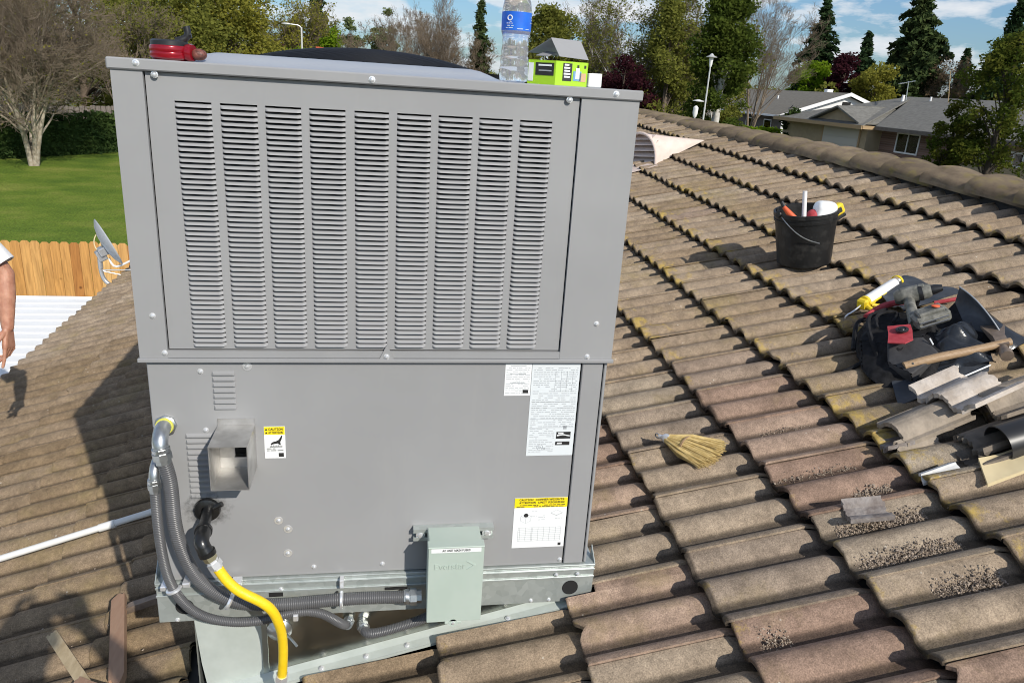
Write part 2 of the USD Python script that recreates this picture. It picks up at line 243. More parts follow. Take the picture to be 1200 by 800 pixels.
M['grass'] = mat('lawn_grass', {'g': ('geometry', {}), 'n': ('noise_texture', {'scale': .55, 'detail': 4.}), 'n2': ('noise_texture', {'scale': 22., 'detail': 4., 'roughness': .7}), 'mp': ('mapping', {'scale': (1, .35, 1)}), 'r': ('rgb_ramp', {'ramp': [(.3, (.085, .148, .014)), (.5, (.135, .20, .02)), (.72, (.225, .255, .045))]}), 'r2': ('rgb_ramp', {'ramp': [(.3, (.55, .55, .55)), (.7, (1.25, 1.25, 1.25))]}), 'm': ('mix_color', {'blend_type': 'multiply', 'fac': 1.}),
    'b': ('bump', {'strength': .8, 'distance': .05}), 'p': ('principled_bsdf', {'roughness': .9, 'specular_ior_level': .2})},
    [('g.position', 'n.vector'), ('n.fac', 'r.fac'), ('g.position', 'mp.vector'), ('mp.vector', 'n2.vector'), ('n2.fac', 'r2.fac'), ('r.color', 'm.a'), ('r2.color', 'm.b'), ('m.result', 'p.base_color'), ('n2.fac', 'b.height'), ('b.normal', 'p.normal')])
M['earth'] = pm('ground_earth', (.08, .10, .03), .95, c2=(.14, .11, .07), scale=.15)
M['cedar'] = mat('new_cedar', {'g': ('geometry', {}), 'o': ('object_info', {}), 'a': ('attribute', {'attribute': 'tint'}), 'mp': ('mapping', {'scale': (18, 18, 1.6)}), 'n': ('noise_texture', {'scale': 1., 'detail': 6., 'distortion': 1.2}), 'r': ('rgb_ramp', {'ramp': [(0, (.40, .17, .045)), (.5, (.55, .28, .085)), (1, (.70, .44, .18))]}), 'r2': ('rgb_ramp', {'ramp': [(.35, (.75, .72, .68)), (.65, (1.15, 1.15, 1.12))]}), 'm': ('mix_color', {'blend_type': 'multiply', 'fac': 1.}),
    'v': ('voronoi_texture', {'scale': 3.4}), 'rk': ('rgb_ramp', {'ramp': [(.05, (.25, .2, .15)), (.12, (1, 1, 1))]}), 'm2': ('mix_color', {'blend_type': 'multiply', 'fac': .8}), 'p': ('principled_bsdf', {'roughness': .75})},
    [('g.position', 'mp.vector'), ('mp.vector', 'n.vector'), ('a.fac', 'r.fac'), ('n.fac', 'r2.fac'), ('r.color', 'm.a'), ('r2.color', 'm.b'), ('g.position', 'v.vector'), ('v.distance', 'rk.fac'), ('m.result', 'm2.a'), ('rk.color', 'm2.b'), ('m2.result', 'p.base_color')])
M['old_wood'] = pm('grey_old_wood', (.12, .10, .085), .9, c2=(.22, .19, .16), scale=6., stretch=(6, 6, .8))
M['shingle'] = pm('grey_shingle', (.135, .13, .115), .95, c2=(.19, .185, .165), scale=3., bump=.01, bscale=8.)
M['shingle_b'] = pm('brown_grey_shingle', (.135, .122, .10), .95, c2=(.185, .17, .14), scale=3., bump=.01, bscale=8.)
M['stucco_tan'] = pm('tan_stucco', (.34, .27, .17), .9, c2=(.40, .32, .2), scale=2.)
M['stucco_white'] = pm('white_siding', (.72, .72, .71), .8); M['trim_white'] = pm('white_trim', (.78, .78, .77), .6); M['trim_tan'] = pm('tan_fascia', (.36, .25, .13), .7)
M['dark_wall'] = pm('brown_wall', (.10, .085, .07), .9, c2=(.14, .12, .1), scale=3.); M['brick_far'] = mat('brown_brick', {'g': ('geometry', {}), 'mp': ('mapping', {'rotation': (math.pi/2, 0, math.pi/2)}), 'k': ('brick_texture', {'color1': (.12, .07, .05), 'color2': (.2, .12, .09), 'mortar': (.25, .23, .2), 'scale': 3.}), 'p': ('principled_bsdf', {'roughness': .9})}, [('g.position', 'mp.vector'), ('mp.vector', 'k.vector'), ('k.color', 'p.base_color')])
M['garage'] = pm('garage_panel', (.50, .48, .42), .7); M['curtain'] = pm('pale_curtain', (.55, .52, .42), .9, c2=(.4, .38, .3), scale=3., stretch=(1, 12, .2))
M['glass'] = mat('window_glass', {'t': ('transparent_bsdf', {'color': (.75, .8, .8)}), 'g': ('glossy_bsdf', {'color': (1, 1, 1), 'roughness': .02}), 'f': ('fresnel', {'IOR': 1.5}), 'm': ('mix_closure', {})}, [('f.fac', 'm.fac'), ('t.BSDF', 'm.closure1'), ('g.BSDF', 'm.closure2')], surface='m.closure')
M['pole'] = pm('pale_pole', (.60, .60, .58), .4, .3); M['dish'] = pm('grey_dish', (.45, .47, .49), .5); M['dish_back'] = pm('dish_steel', (.5, .51, .52), .4, .7)

def leaf(name, a, b, tr=.45):
    return mat(name, {'g': ('geometry', {}), 'n': ('noise_texture', {'scale': .9, 'detail': 3.}), 'ad': ('math', {'math_type': 'add'}), 'hf': ('math', {'math_type': 'multiply', 'value2': .5}), 'r': ('rgb_ramp', {'ramp': [(.2, a), (.8, b)]}), 'd': ('diffuse_bsdf', {}), 't': ('translucent_bsdf', {}), 'm': ('mix_closure', {'fac': tr})},
        [('g.random_per_island', 'ad.value1'), ('g.position', 'n.vector'), ('n.fac', 'ad.value2'), ('ad.value', 'hf.value1'), ('hf.value', 'r.fac'), ('r.color', 'd.color'), ('r.color', 't.color'), ('d.BSDF', 'm.closure1'), ('t.BSDF', 'm.closure2')], surface='m.closure')
L = {'green': leaf('leaf_green', (0.069, 0.100, 0.019), (0.254, 0.285, 0.054)), 'bright': leaf('leaf_bright', (0.157, 0.263, 0.015), (0.380, 0.380, 0.052)), 'olive': leaf('leaf_olive', (0.167, 0.176, 0.037), (0.400, 0.400, 0.090)),
     'willow': leaf('leaf_yellow_green', (0.236, 0.223, 0.038), (0.380, 0.380, 0.092)), 'conifer': leaf('leaf_conifer', (0.028, 0.053, 0.022), (0.115, 0.154, 0.062), .15), 'cedar': leaf('leaf_cedar', (0.049, 0.074, 0.028), (0.177, 0.192, 0.062), .2), 'plum': leaf('leaf_plum', (0.047, 0.015, 0.021), (0.157, 0.047, 0.057)), 'hedge': leaf('leaf_hedge', (0.038, 0.066, 0.021), (0.148, 0.203, 0.053), .2), 'mixed': leaf('leaf_mixed', (0.068, 0.097, 0.017), (0.353, 0.274, 0.051), .42), 'haze': leaf('leaf_greyish', (0.157, 0.197, 0.078), (0.368, 0.380, 0.157)), 'brown': leaf('leaf_brown_bud', (0.185, 0.132, 0.078), (0.368, 0.263, 0.157))}
B = {'pale': pm('bark_pale', (.26, .21, .15), .9, c2=(.44, .385, .31), scale=5.), 'white': pm('bark_white', (.45, .43, .38), .9, c2=(.62, .6, .55), scale=4.), 'brown': pm('bark_brown', (.10, .075, .055), .95, c2=(.17, .13, .1), scale=4.), 'grey': pm('twig_grey', (.14, .105, .072), .95, c2=(.23, .18, .13), scale=3.), 'tan': pm('twig_tan', (.17, .13, .09), .95, c2=(.25, .195, .14), scale=3.), 'dark': pm('bark_dark', (.05, .04, .03), .95)}
# ------------------------------------------------------------------ the tiled house under us
GZ = -3.6
TS, TB = .299, .03
def rz(x, y, d=0.): return -.1+TS*(x-1.21)+TB*y+d
def rp(x, y, d=0.): return V([x, y, rz(x, y, d)])
EU = V([1, 0, TS])/math.hypot(1, TS); EV = V([0, 1, TB])/math.hypot(1, TB); EN = np.cross(EU, EV); EN /= np.linalg.norm(EN)
RAX = [EU, EV, EN]
DX, X0, EXPO, PITCH_V, RISE, AMP = .382, 1.911, .3987, .1528, .041, .038
house = thing('tiled_house', 'low house with weathered brown barrel tile roof that carries the grey air conditioner', 'house', (1., 4., GZ))
def prof(v):
    w = np.mod(v/PITCH_V, 1.0); b = np.clip((w-.12)/.76, 0, 1)
    return AMP*np.sin(np.pi*b)**.75
VS = np.r_[np.arange(0, 2)[:, None]+V([0, .06, .12, .16, .23, .32, .41, .5, .59, .68, .77, .84, .88, .94])[None]].ravel()*PITCH_V-.5*PITCH_V
VS = np.r_[VS[VS >= 0.0], VS[VS < 0]+2*PITCH_V, 2*PITCH_V]; VS = np.unique(np.round(np.sort(VS), 5))
def tile(k, j, u0=0., u1=None, v0=-1., v1=9., seed=0, amount=1.):
    """A tile of course k, column j in world coordinates: two rolls, split at the crest, nose end downslope. Returns mesh, primvars."""
    rng = np.random.default_rng(1000*(k+30)+j+7*seed)
    u1 = EXPO+.06 if u1 is None else u1
    vv = np.unique(np.r_[VS[(VS > v0) & (VS < v1)], max(v0, 0.), min(v1, 2*PITCH_V)])
    jit, lift, yaw = rng.normal(0, .005), abs(rng.normal(0, .003)), rng.normal(0, .006)
    nz = rng.normal(0, .0012, len(vv))+(.006+.022*rng.random())*np.exp(-((vv-rng.uniform(0, .3))/.016)**2)*(rng.random() < .22)*(u0 == 0)
    left = X0+k*DX < -.1; RISE_ = .011 if left else RISE; lift *= 0 if left else 1; seam = .003 if left else .009
    uu = V([u0, u0+.004, u0+.012, max(u0+.014, min(u1, EXPO)-.012), u1]); H0 = prof(vv+PITCH_V*.5)
    top = np.empty((5, len(vv), 3)); th = .013
    for a, u in enumerate(uu):
        bev = V([-.004, -.0008, 0, 0, 0])[a]
        top[a, :, 0] = u+jit+yaw*(vv-.15)+(nz if a < 3 else 0); top[a, :, 1] = vv; top[a, :, 2] = RISE_*(1-u/EXPO)+H0+lift*(1-u/EXPO)+seam*(1-vv/(2*PITCH_V))+bev-((.004 if left else .026) if a == 4 else 0)
    bot = top[0]-V([0, 0, th]); bot2 = top[-1]-V([0, 0, th])
    pieces = [top, np.stack([bot, top[0]]), np.stack([bot2, bot]), np.stack([top[:, 0]-V([0, 0, .008]), top[:, 0]], 1), np.stack([top[:, -1], top[:, -1]-V([0, 0, .008])], 1)]
    base = rp(X0+k*DX, j*2*PITCH_V, -.045); vs, fs, nose, pan, n0 = [], [], [], [], 0
    for q, P in enumerate(pieces):
        g = grid(P[:, ::1]); f = g.faces if q in (0, 1, 2, 3, 4) else g.faces
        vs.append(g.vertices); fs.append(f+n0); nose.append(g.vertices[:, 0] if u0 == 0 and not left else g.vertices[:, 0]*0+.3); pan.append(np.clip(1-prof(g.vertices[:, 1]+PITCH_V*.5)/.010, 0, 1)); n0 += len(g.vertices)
    v = np.vstack(vs); x, y = X0+k*DX, j*2*PITCH_V
    clean = (-2.2 <= k <= .2) and -1.2 < y < 1.0
    tint = rng.uniform(.45, 1.) if clean else np.clip(rng.normal(.33, .17), 0, .8)
    moss = rng.uniform(-.14, -.04) if clean else rng.uniform(-.05, .08)
    if x < .6: tint, moss = rng.uniform(.0, .18), rng.uniform(-.09, -.01) if x < -.1 else rng.uniform(-.08, .02)
    if x > 3.3 or y > 4: tint, moss = rng.uniform(.2, .5), rng.uniform(-.09, .0)
    w = base+v @ V(RAX)
    return trimesh.Trimesh(w, np.vstack(fs), process=False), dict(nose=np.concatenate(nose), pan=np.concatenate(pan), tint=np.full(len(v), tint), moss=np.full(len(v), moss))
def seen(P):
    d = P-CAM; z = d @ fw; x, y = 600+890.6*(d @ R_)/z, 400-890.6*(d @ U_)/z
    return z > .3 and -60 < x < 1260 and -20 < y < 880
CUT_Y0, CUT_Y1 = -.026, 1.40
tiles = []
for k in range(-11, 7):
    xk = X0+k*DX
    for j in range(-8, 43):
        ya, yb = j*2*PITCH_V, (j+1)*2*PITCH_V
        u0, u1 = 0., (min(EXPO+.06, (4.24-xk)*EXPO/DX) if k >= 6 else None); segs = [(u0, u1, -1., 9.)]
        if k >= 6 and xk > 4.2: continue
        if -6 <= k <= -2 and yb > CUT_Y0 and ya < CUT_Y1:      # opening for the curb of the air conditioner
            segs = []
            if ya < CUT_Y0: segs.append((0., None, -1., CUT_Y0-ya))
            if yb > CUT_Y1: segs.append((0., None, CUT_Y1-ya, 9.))
            if k == -2: segs.append(((1.236-xk)*EXPO/DX, None, max(0., CUT_Y0-ya), min(2*PITCH_V, CUT_Y1-ya)))
            if k == -6: segs.append((0., (-.022-xk)*EXPO/DX, max(0., CUT_Y0-ya), min(2*PITCH_V, CUT_Y1-ya)))
        for s in segs:
            P = rp(xk+.15, ya+.15); d = np.linalg.norm(P-CAM)
            hidden = (P[1] > 1.3 and -.9 < (P[0]-.6)/(P[1]+1.9)*1 < .0) and False
            tiles.append((0 if seen(P) else 1, d, k, j, s))
# behind the cabinet, seen from the camera, nothing shows: those come last
def behind(k, j):
    P = rp(X0+k*DX+.2, j*2*PITCH_V+.15); s = (0-CAM[1])/(P[1]-CAM[1]) if P[1] > .1 else 9
    h = CAM+(P-CAM)*s; return s < 1 and .02 < h[0] < 1.17
tiles.sort(key=lambda t: (t[0]+behind(t[2], t[3]), t[1]))
# the tile that lies broken by the shard is left short
rest = [[], []]
for i, (o, d, k, j, s) in enumerate(tiles):
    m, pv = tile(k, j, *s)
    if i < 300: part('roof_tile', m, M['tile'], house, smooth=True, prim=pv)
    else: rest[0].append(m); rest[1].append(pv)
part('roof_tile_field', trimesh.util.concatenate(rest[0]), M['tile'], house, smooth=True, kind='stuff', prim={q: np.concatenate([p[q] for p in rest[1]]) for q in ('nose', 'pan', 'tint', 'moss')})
def slab(x0, y0, x1, y1, d):
    P = V([[rp(x0, y0, d), rp(x1, y0, d)], [rp(x0, y1, d), rp(x1, y1, d)]]); return thick(P, (0, 0, -.03))
part('roof_deck', [slab(-2.2, -5, 4.28, 13.2, -.06)], M['deck'], house, smooth=False)
bk = V([[[4.28, y, rz(4.28, y, -.06)], [6.9, y, rz(4.28, y, -.06)-.78], [9.6, y, rz(4.28, y, -.06)-1.6]] for y in (-5., 13.2)])
part('rear_roof_slope', thick(bk, (0, 0, -.03)), M['tile_frag'], house, smooth=False)
part('wall', [box((-1.75, -4.8, GZ), (9.3, 13.0, -1.16))], M['stucco_tan'], house, smooth=False)
part('gable_wall', [hull([(-1.75, y, -1.16), (9.3, y, -1.16), (4.28, y, .70)]+[(-1.75, y-.15, -1.16), (9.3, y-.15, -1.16), (4.28, y-.15, .70)]) for y in (13.0,)], M['stucco_tan'], house, smooth=False)
part('fascia', [thick(V([[rp(-2.13, y, -.07), rp(-2.13, y, -.25)] for y in (-5, 13.2)]), (.03, 0, 0))], M['trim_tan'], house, smooth=False)
# ridge caps: wide end away from us, each tucked under the next
def ridge_cap(y, rng):
    n = 13; a = np.linspace(.0, np.pi, n); rows = []; w = .5+.5*rng.random()
    for t in np.linspace(0, 1, 7):
        r = .108+.060*t**1.1; zc = .852+.0135*(y+.46*t)
        rows.append(np.stack([4.285-1.36*r*np.cos(a)+.004*rng.normal(), np.full(n, y+.46*t)+.012*np.sin(a), zc+(.036*t-.010)+.56*r*np.sin(a)**.85*(1+.015*np.sin(5*a+y*9)*w)], -1))
    P = V(rows); return thick(P, (0, 0, -.018))
rg = np.random.default_rng(5)
for i in range(38):
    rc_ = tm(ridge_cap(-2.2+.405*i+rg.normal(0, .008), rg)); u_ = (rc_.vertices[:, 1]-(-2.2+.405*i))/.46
    part('ridge_cap', rc_, M['ridge'], house, smooth=True, prim={'tint': rg.uniform(.78, 1.15)*np.where(u_ < .16, .62, 1.)})  # near end of each cap tinted darker, a painted shadow line at the overlap
part('mortar_bed', [thick(V([[(4.14, y, rz(4.14, y, -.05)), (4.16, y, .90+.0135*y)] for y in (-2.2, 13.1)]), (.2, 0, 0))], M['deck'], house, smooth=False)  # near-black strip painted as the shadow gap under the ridge caps

# half-round roof vent
vent = thing('roof_vent', 'off-white half round roof vent with louvres lying on the tiles behind the cabinet', 'roof vent', rp(3.25, 5.6))
nb, fb = rp(3.24, 5.46, .0), rp(3.02, 5.96, .0)
mid = (nb+fb)/2; side = (fb-nb)/2; a = np.linspace(0, np.pi, 17)
arch = V([mid-side*np.cos(t)+V([0, 0, .30])*np.sin(t)**.9 for t in a]); apex = rp(3.83, 5.74, .05)
cone = V([arch+(apex-arch)*t for t in (0, .33, .66, 1)])
part('hood', [grid(cone)], M['vent_pink'], vent, smooth=True)
fwd = np.cross(side/np.linalg.norm(side), [0, 0, 1]); fwd = fwd if fwd[0] < 0 else -fwd
part('hood_rim', tube(arch+fwd*.01, .014, 8), M['vent_pink'], vent)
part('hood_back', [trimesh.Trimesh(np.vstack([arch-fwd*.10, mid-fwd*.10]), [[i, i+1, 17] for i in range(16)], process=False)], M['paint_dark'], vent, smooth=False)
for i in range(5):
    h = .02+.055*i; w = math.sqrt(max(.02, 1-(h/.31)**2)); c = mid+V([0, 0, h])
    P = V([[c-side*w*.96+fwd*.0, c-side*w*.96-fwd*.06+V([0, 0, .045])], [c+side*w*.96+fwd*.0, c+side*w*.96-fwd*.06+V([0, 0, .045])]])
    part('louvre', thick(P, (0, 0, -.006)), M['vent_pink'], vent, smooth=False)
part('base_flashing', thick(V([[rp(2.80, 5.30, .015), rp(3.2, 5.30, .02)], [rp(2.62, 6.1, .015), rp(3.0, 6.1, .02)]]), (0, 0, .004)), M['vent_pink'], vent, smooth=False)

# ------------------------------------------------------------------ the air conditioner
W, DEP, ZH, ZT = 1.2, 1.32, .652, 1.327
ac = thing('packaged_air_conditioner', 'large grey packaged rooftop air conditioner with louvred upper panel', 'air conditioner', (.6, .65, 0))
part('lower_cabinet', [box((.012, .006, .006), (1.118, DEP-.01, ZH), .002)], M['paint'], ac)
part('right_corner_post', [box((1.1225, .004, .006), (1.180, .3, ZH), .002)], M['paint'], ac)
part('side_edge_strip', [box((1.1845, .007, .006), (1.1925, DEP-.01, ZH-.004), .002)], M['paint'], ac)
part('corner_gap', [box((1.117, .014, .007), (1.188, .04, ZH-.005))], M['paint_dark'], ac, smooth=False)
part('upper_cabinet', [panel(rect(0, ZH-.004, .0655, ZT), .012, .012), panel(rect(1.0555, ZH-.004, W, ZT), .012, .012), panel(rect(.0655, ZH+.006, 1.0555, .6765), .012, .011),
     box((0, .0125, ZH-.003), (.01, DEP, ZT)), box((W-.01, .0125, ZH-.003), (W, DEP, ZT)), box((.0101, DEP-.01, ZH), (W-.0101, DEP, ZT)), box((.0101, .0125, ZH-.004), (W-.0101, DEP-.0101, ZH+.004))], M['paint'], ac, smooth=False)
part('drip_lip', [box((-.004, -.009, ZH-.004), (W+.004, .0, ZH+.006), .0015)], M['paint'], ac)
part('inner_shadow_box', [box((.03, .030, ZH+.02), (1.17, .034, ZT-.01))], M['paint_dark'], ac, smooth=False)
# louvred panel: nine columns of forty-eight pressed slats
cols = [(.1235, .2055), (.2200, .3045), (.3175, .4010), (.4150, .5005), (.5170, .6000), (.6150, .6985), (.7120, .7970), (.8090, .8940), (.9075, .9910)]
cols = [(a+.002, b-.002) for a, b in cols]
Z0, Z1, NS = .688, 1.2665, 48; DZ = (Z1-Z0)/NS
pl = rect(.0685, .6795, 1.0525, 1.3245)
for a, b in cols: pl = pl.difference(rect(a, Z0, b, Z1))
lp = part('louvred_panel', panel(pl, .0125, .0045), M['paint'], ac, smooth=False)
def slat(a, b, z):
    pr = [(z+DZ*.64, .0115), (z+DZ*.54, .0070), (z+DZ*.32, .0020), (z+DZ*.05, -.0014), (z, -.0003)]
    rows = [[(a, .0082, h), (a+.0045, .0082+(y-.0082)*.75, h), (a+.009, y, h), (b-.009, y, h), (b-.0045, .0082+(y-.0082)*.75, h), (b, .0082, h)] for h, y in pr]
    return thick(V(rows), (0, .0012, 0))
order = sorted(((c, i) for c in range(9) for i in range(NS)), key=lambda t: (-t[1], t[0]))
more = []
for n, (c, i) in enumerate(order):
    s = slat(*cols[c], Z0+i*DZ)
    if n < 299: part('louver', s, M['slat'], lp, smooth=True)
    else: more.append(s)
part('lower_louvers', more, M['slat'], lp, smooth=True, kind='stuff')
part('hinge_tab', [panel(sg.Polygon([(.577, .653), (.617, .653), (.604, .684), (.599, .697), (.592, .684)]), -.0003, .003)], M['paint'], ac, smooth=False)
# top cover with its folded lip and the raised, sky-reflecting rim round the fan
part('cover_lip', [box((-.006, -.007, ZT-.001), (W+.006, .0, 1.3505), .003)], M['paint'], ac)
part('cover_lip_side', [box((-.006, .0002, ZT-.001), (.0, DEP, 1.3505), .002), box((W, .0002, ZT-.001), (W+.006, DEP, 1.3505), .002)], M['paint'], ac)
M['cover'] = pm('cover_paint', (.36, .375, .40), .3, c2=(.38, .40, .42), scale=4.)
n = 40; tt = np.linspace(0, 1, 14); rows = []
for y in np.linspace(.0, DEP, 30):
    xs = np.linspace(-.004, W+.004, 61); ex = np.clip(np.minimum((xs-.10)/.10, (.90-xs)/.10), 0, 1); ey = np.clip(min((y-.03)/.12, (DEP-.05-y)/.12), 0, 1)
    e = ex*ex*(3-2*ex)*ey*ey*(3-2*ey); rr = np.hypot(xs-.52, y-.66)
    rows.append(np.stack([xs, np.full(61, y), 1.3495+.026*e-.02*(rr < .36)], -1))
part('top_cover', grid(V(rows)), M['cover'], ac, smooth=True)
gc = V([.535, .66, 1.355])
guard = [tube([gc+V([r*math.cos(t), r*math.sin(t), .062*(1-(r/.40)**2.2)]) for t in np.linspace(0, 2*np.pi, 61)], .0027, 5, caps=False) for r in np.linspace(.03, .395, 36)]
guard += [tube([gc+V([r*math.cos(t), r*math.sin(t), .059*(1-(r/.40)**2.2)]) for r in np.linspace(.03, .40, 9)], .0035, 5) for t in np.arange(12)*np.pi/6]
part('fan_guard', guard, M['black_wire'], ac)
part('fan_motor', [lathe([(0, -.02), (.09, -.02), (.09, .05), (.07, .058), (0, .06)], gc)], M['black_plastic'], ac)
part('fan_shroud', [lathe([(.0, -.03), (.40, -.03), (.41, .014), (.425, .014)], gc, n=48)], M['paint_dark'], ac)
def screw(x, z, y, parent=ac, r=.0058, washer=False, m='zinc'):
    ms = [lathe([(0, .006), (r*.55, .0055), (r*.9, .0035), (r, .001), (r*1.35, .0008), (r*1.35, 0)], (x, y, z), (0, -1, 0), 10)]
    if washer: ms.append(lathe([(r*1.2, .0014), (r*2., .0012), (r*2., 0)], (x, y, z), (0, -1, 0), 16))
    part('screw', ms, M[m], parent)
for x, z in [(.056, 1.341), (.559, 1.337), (1.137, 1.339)]: screw(x, z, -.007)
for x, z in [(.0905, 1.3195), (1.025, 1.3195), (.039, .766), (.059, .671), (1.148, .757), (1.131, .664)]: screw(x, z, 0.)
screw(.597, .664, -.0035)
for x, z, w in [(.250, .634, 1), (.137, .620, 0), (.140, .458, 0), (.310, .184, 1), (.334, .156, 1), (.331, .079, 1), (.590, .031, 0), (1.110, .020, 0), (.40, .031, 0)]: screw(x, z, .006, washer=w)
# pressed vent slots
for i in range(7):
    z = .517+.0155*i; part('vent_slot', [hull([(x, y, zz) for x in (.165, .219) for y, zz in ((.0059, z), (.0059, z+.011), (.0015, z+.0008))]+[(.169, -.001, z+.002), (.215, -.001, z+.002), (.169, -.001, z+.006), (.215, -.001, z+.006)])], M['paint'], ac, smooth=30)
for i in range(12):
    z = .262+.0160*i; part('vent_slot', [hull([(x, y, zz) for x in (.090, .155) for y, zz in ((.0059, z), (.0059, z+.011), (.0015, z+.0008))]+[(.094, -.001, z+.002), (.151, -.001, z+.002), (.094, -.001, z+.006), (.151, -.001, z+.006)])], M['paint'], ac, smooth=30)
# flue hood: open sheet-steel box
x0, x1, z0, z1, yf = .170, .262, .352, .472, -.120
fl = part('flue_hood', [box((x0, yf, z1-.002), (x1, .006, z1)), box((x0, yf, z0), (x1, .006, z0+.002)), box((x0, yf+.0005, z0+.0021), (x0+.002, .006, z1-.0021)), box((x1-.002, yf+.0005, z0+.0021), (x1, .006, z1-.0021)), box((x0-.0, .0035, z1+.0002), (x1, .0058, z1+.018))], M['steel_in'], ac, smooth=False)
part('hood_back_plate', [box((x0+.0022, -.004, z0+.0022), (x1-.0022, -.002, z0+.032)), box((x0+.0022, -.004, z0+.0322), (x0+.040, -.002, z1-.0022))], M['steel_in'], fl, smooth=False)
part('flue_opening', [box((x0+.0402, -.0035, z0+.0322), (x1-.0022, -.0025, z1-.0022))], M['paint_dark'], fl, smooth=False)
part('baffle', [box((x0+.042, -.026, z0+.040), (x1-.004, -.004, z0+.043))], M['steel'], fl, smooth=False)
# stickers
def lines(x0, x1, zs, h=.0014, y=.0052, rng=None, gap=.25):
    out = []
    for z in zs:
        x = x0
        while x < x1-.002:
            w = rng.uniform(.004, .016); 
            if rng.random() > gap: out.append(box((x, y-.0003, z), (min(x+w, x1), y, z+h)))
            x += w+rng.uniform(.0012, .003)
    return out
rg = np.random.default_rng(11)
YS = .0054
def sticker(name, poly, m, label): return part(name, panel(poly, .0059, .0007), M[m], ac, smooth=False, label=label)
s1 = sticker('data_sticker', sg.Polygon([(.984, .366), (1.117, .366), (1.117, .641), (.984, .641)]), 'label_blue', 'long bluish white data plate full of fine print')
s2 = sticker('notice_sticker', sg.Polygon([(.911, .549), (.9825, .549), (.9825, .641), (.911, .641)]), 'white_label', 'small white notice sheet beside the data plate')
YT = .0051
fine = lines(.990, 1.112, np.arange(.455, .634, .0062), .0015, YT, rg)+lines(.990, 1.060, np.arange(.378, .450, .0058), .0013, YT, rg)+[box((.988, YT-.0003, z), (1.114, YT, z+.0008)) for z in (.53, .512, .478, .452)]+[box((x, YT-.0003, .56), (x+.0007, YT, .62)) for x in (1.05, 1.066, 1.082, 1.098)]
part('fine_print', fine, M['ink_grey'], s1, smooth=False)
part('logo_bar', [box((1.066, YT-.0003, .418), (1.107, YT, .439)), box((1.065, YT-.0003, .398), (1.106, YT, .409))], M['ink'], s1, smooth=False)
part('logo_flash', [panel(sg.Polygon([(1.068, .426), (1.085, .429), (1.105, .425), (1.105, .428), (1.085, .432), (1.068, .430)]), YT-.0004, .0004), box((1.070, YT-.0008, .402), (1.084, YT-.0004, .406)), box((1.071, YT-.0008, .433), (1.086, YT-.0004, .437))], M['white_label'], s1, smooth=False)
part('approval_mark', [place(tube([(.0085*math.cos(t), .0085*math.sin(t), 0) for t in np.linspace(0, 6.283, 20)], .0007, 4), (1.022, YT, .392), FRONT), text('UL', .006, (1.0175, YT, .389), FRONT), text('us', .004, (1.032, YT, .386), FRONT), box((1.084, YT-.0003, .447), (1.094, YT, .457))], M['ink_grey'], s1, smooth=False)
part('fine_print', lines(.914, .979, np.arange(.556, .630, .0052), .0013, YT, rg)+[box((.925, YT-.0003, z), (.968, YT, z+.0016)) for z in (.634, .611, .585)], M['ink_grey'], s2, smooth=False)
part('print_block', [box((.962, YT-.0003, .556), (.977, YT, .566))], M['ink'], s2, smooth=False)
s3 = sticker('caution_sticker', sg.Polygon([(.283, .374), (.336, .374), (.336, .466), (.283, .466)]), 'white_label', 'small caution sticker with a raised hand sign')
part('yellow_band', [box((.2835, YT-.0004, .443), (.3355, YT, .4655))], M['label_yellow'], s3, smooth=False)
part('lettering', [text('CAUTION', .0062, (.294, YT-.0005, .4555), FRONT, bold=True, width=.036), text('ATTENTION', .0062, (.294, YT-.0005, .4460), FRONT, bold=True, width=.036), panel(sg.Polygon([(.2855, .4555), (.2920, .4555), (.2887, .4615)]), YT-.0005, .0005), panel(sg.Polygon([(.2855, .446), (.2920, .446), (.2887, .452)]), YT-.0005, .0005)]+lines(.288, .331, [.401, .3955], .0022, YT, rg)+[box((.318, YT-.0003, .378), (.331, YT, .3895))], M['ink'], s3, smooth=False)
hand = sg.Polygon([(.299, .4135), (.316, .4175), (.3215, .4130), (.3245, .4130), (.3230, .4210), (.3270, .4300), (.3290, .4400), (.3265, .4400), (.3195, .4280), (.3120, .4235), (.3040, .4215), (.2985, .4165)])
part('hand_pictogram', [panel(hand, YT, .0005), box((.296, YT-.0004, .4065), (.328, YT, .4092))]+[panel(rect(.2995+.006*i, .4100, .3008+.006*i, .4125), YT, .0004) for i in range(4)], M['ink'], s3, smooth=False)
s4 = sticker('warning_sticker', sg.Polygon([(.962, .066), (1.117, .066), (1.117, .231), (.962, .231)]), 'white_label', 'square white sheet with yellow heading and small table')
part('yellow_band', [box((.9622, YT-.0004, .1995), (1.1168, YT, .2308))], M['label_yellow'], s4, smooth=False)
part('lettering', [text('CAUTION', .0058, (.975, YT-.0005, .2228), FRONT, bold=True, width=.040), text('CORNER WEIGHTS', .0058, (1.022, YT-.0005, .2228), FRONT, bold=True, width=.084), text('ATTENTION', .0058, (.975, YT-.0005, .2135), FRONT, bold=True, width=.048), text('UNIT RIGGING', .0058, (1.029, YT-.0005, .2135), FRONT, bold=True, width=.078)]+lines(.968, 1.110, [.2065, .2018], .0022, YT-.0004, rg), M['ink'], s4, smooth=False)
tb = [box((.977, YT-.0003, z), (1.104, YT, z+.0007)) for z in np.arange(.088, .134, .0064)]+[box((x, YT-.0003, .088), (x+.0008, YT, .133)) for x in (.977, .982, .999, 1.016, 1.019, 1.036, 1.053, 1.070, 1.088, 1.1035)]
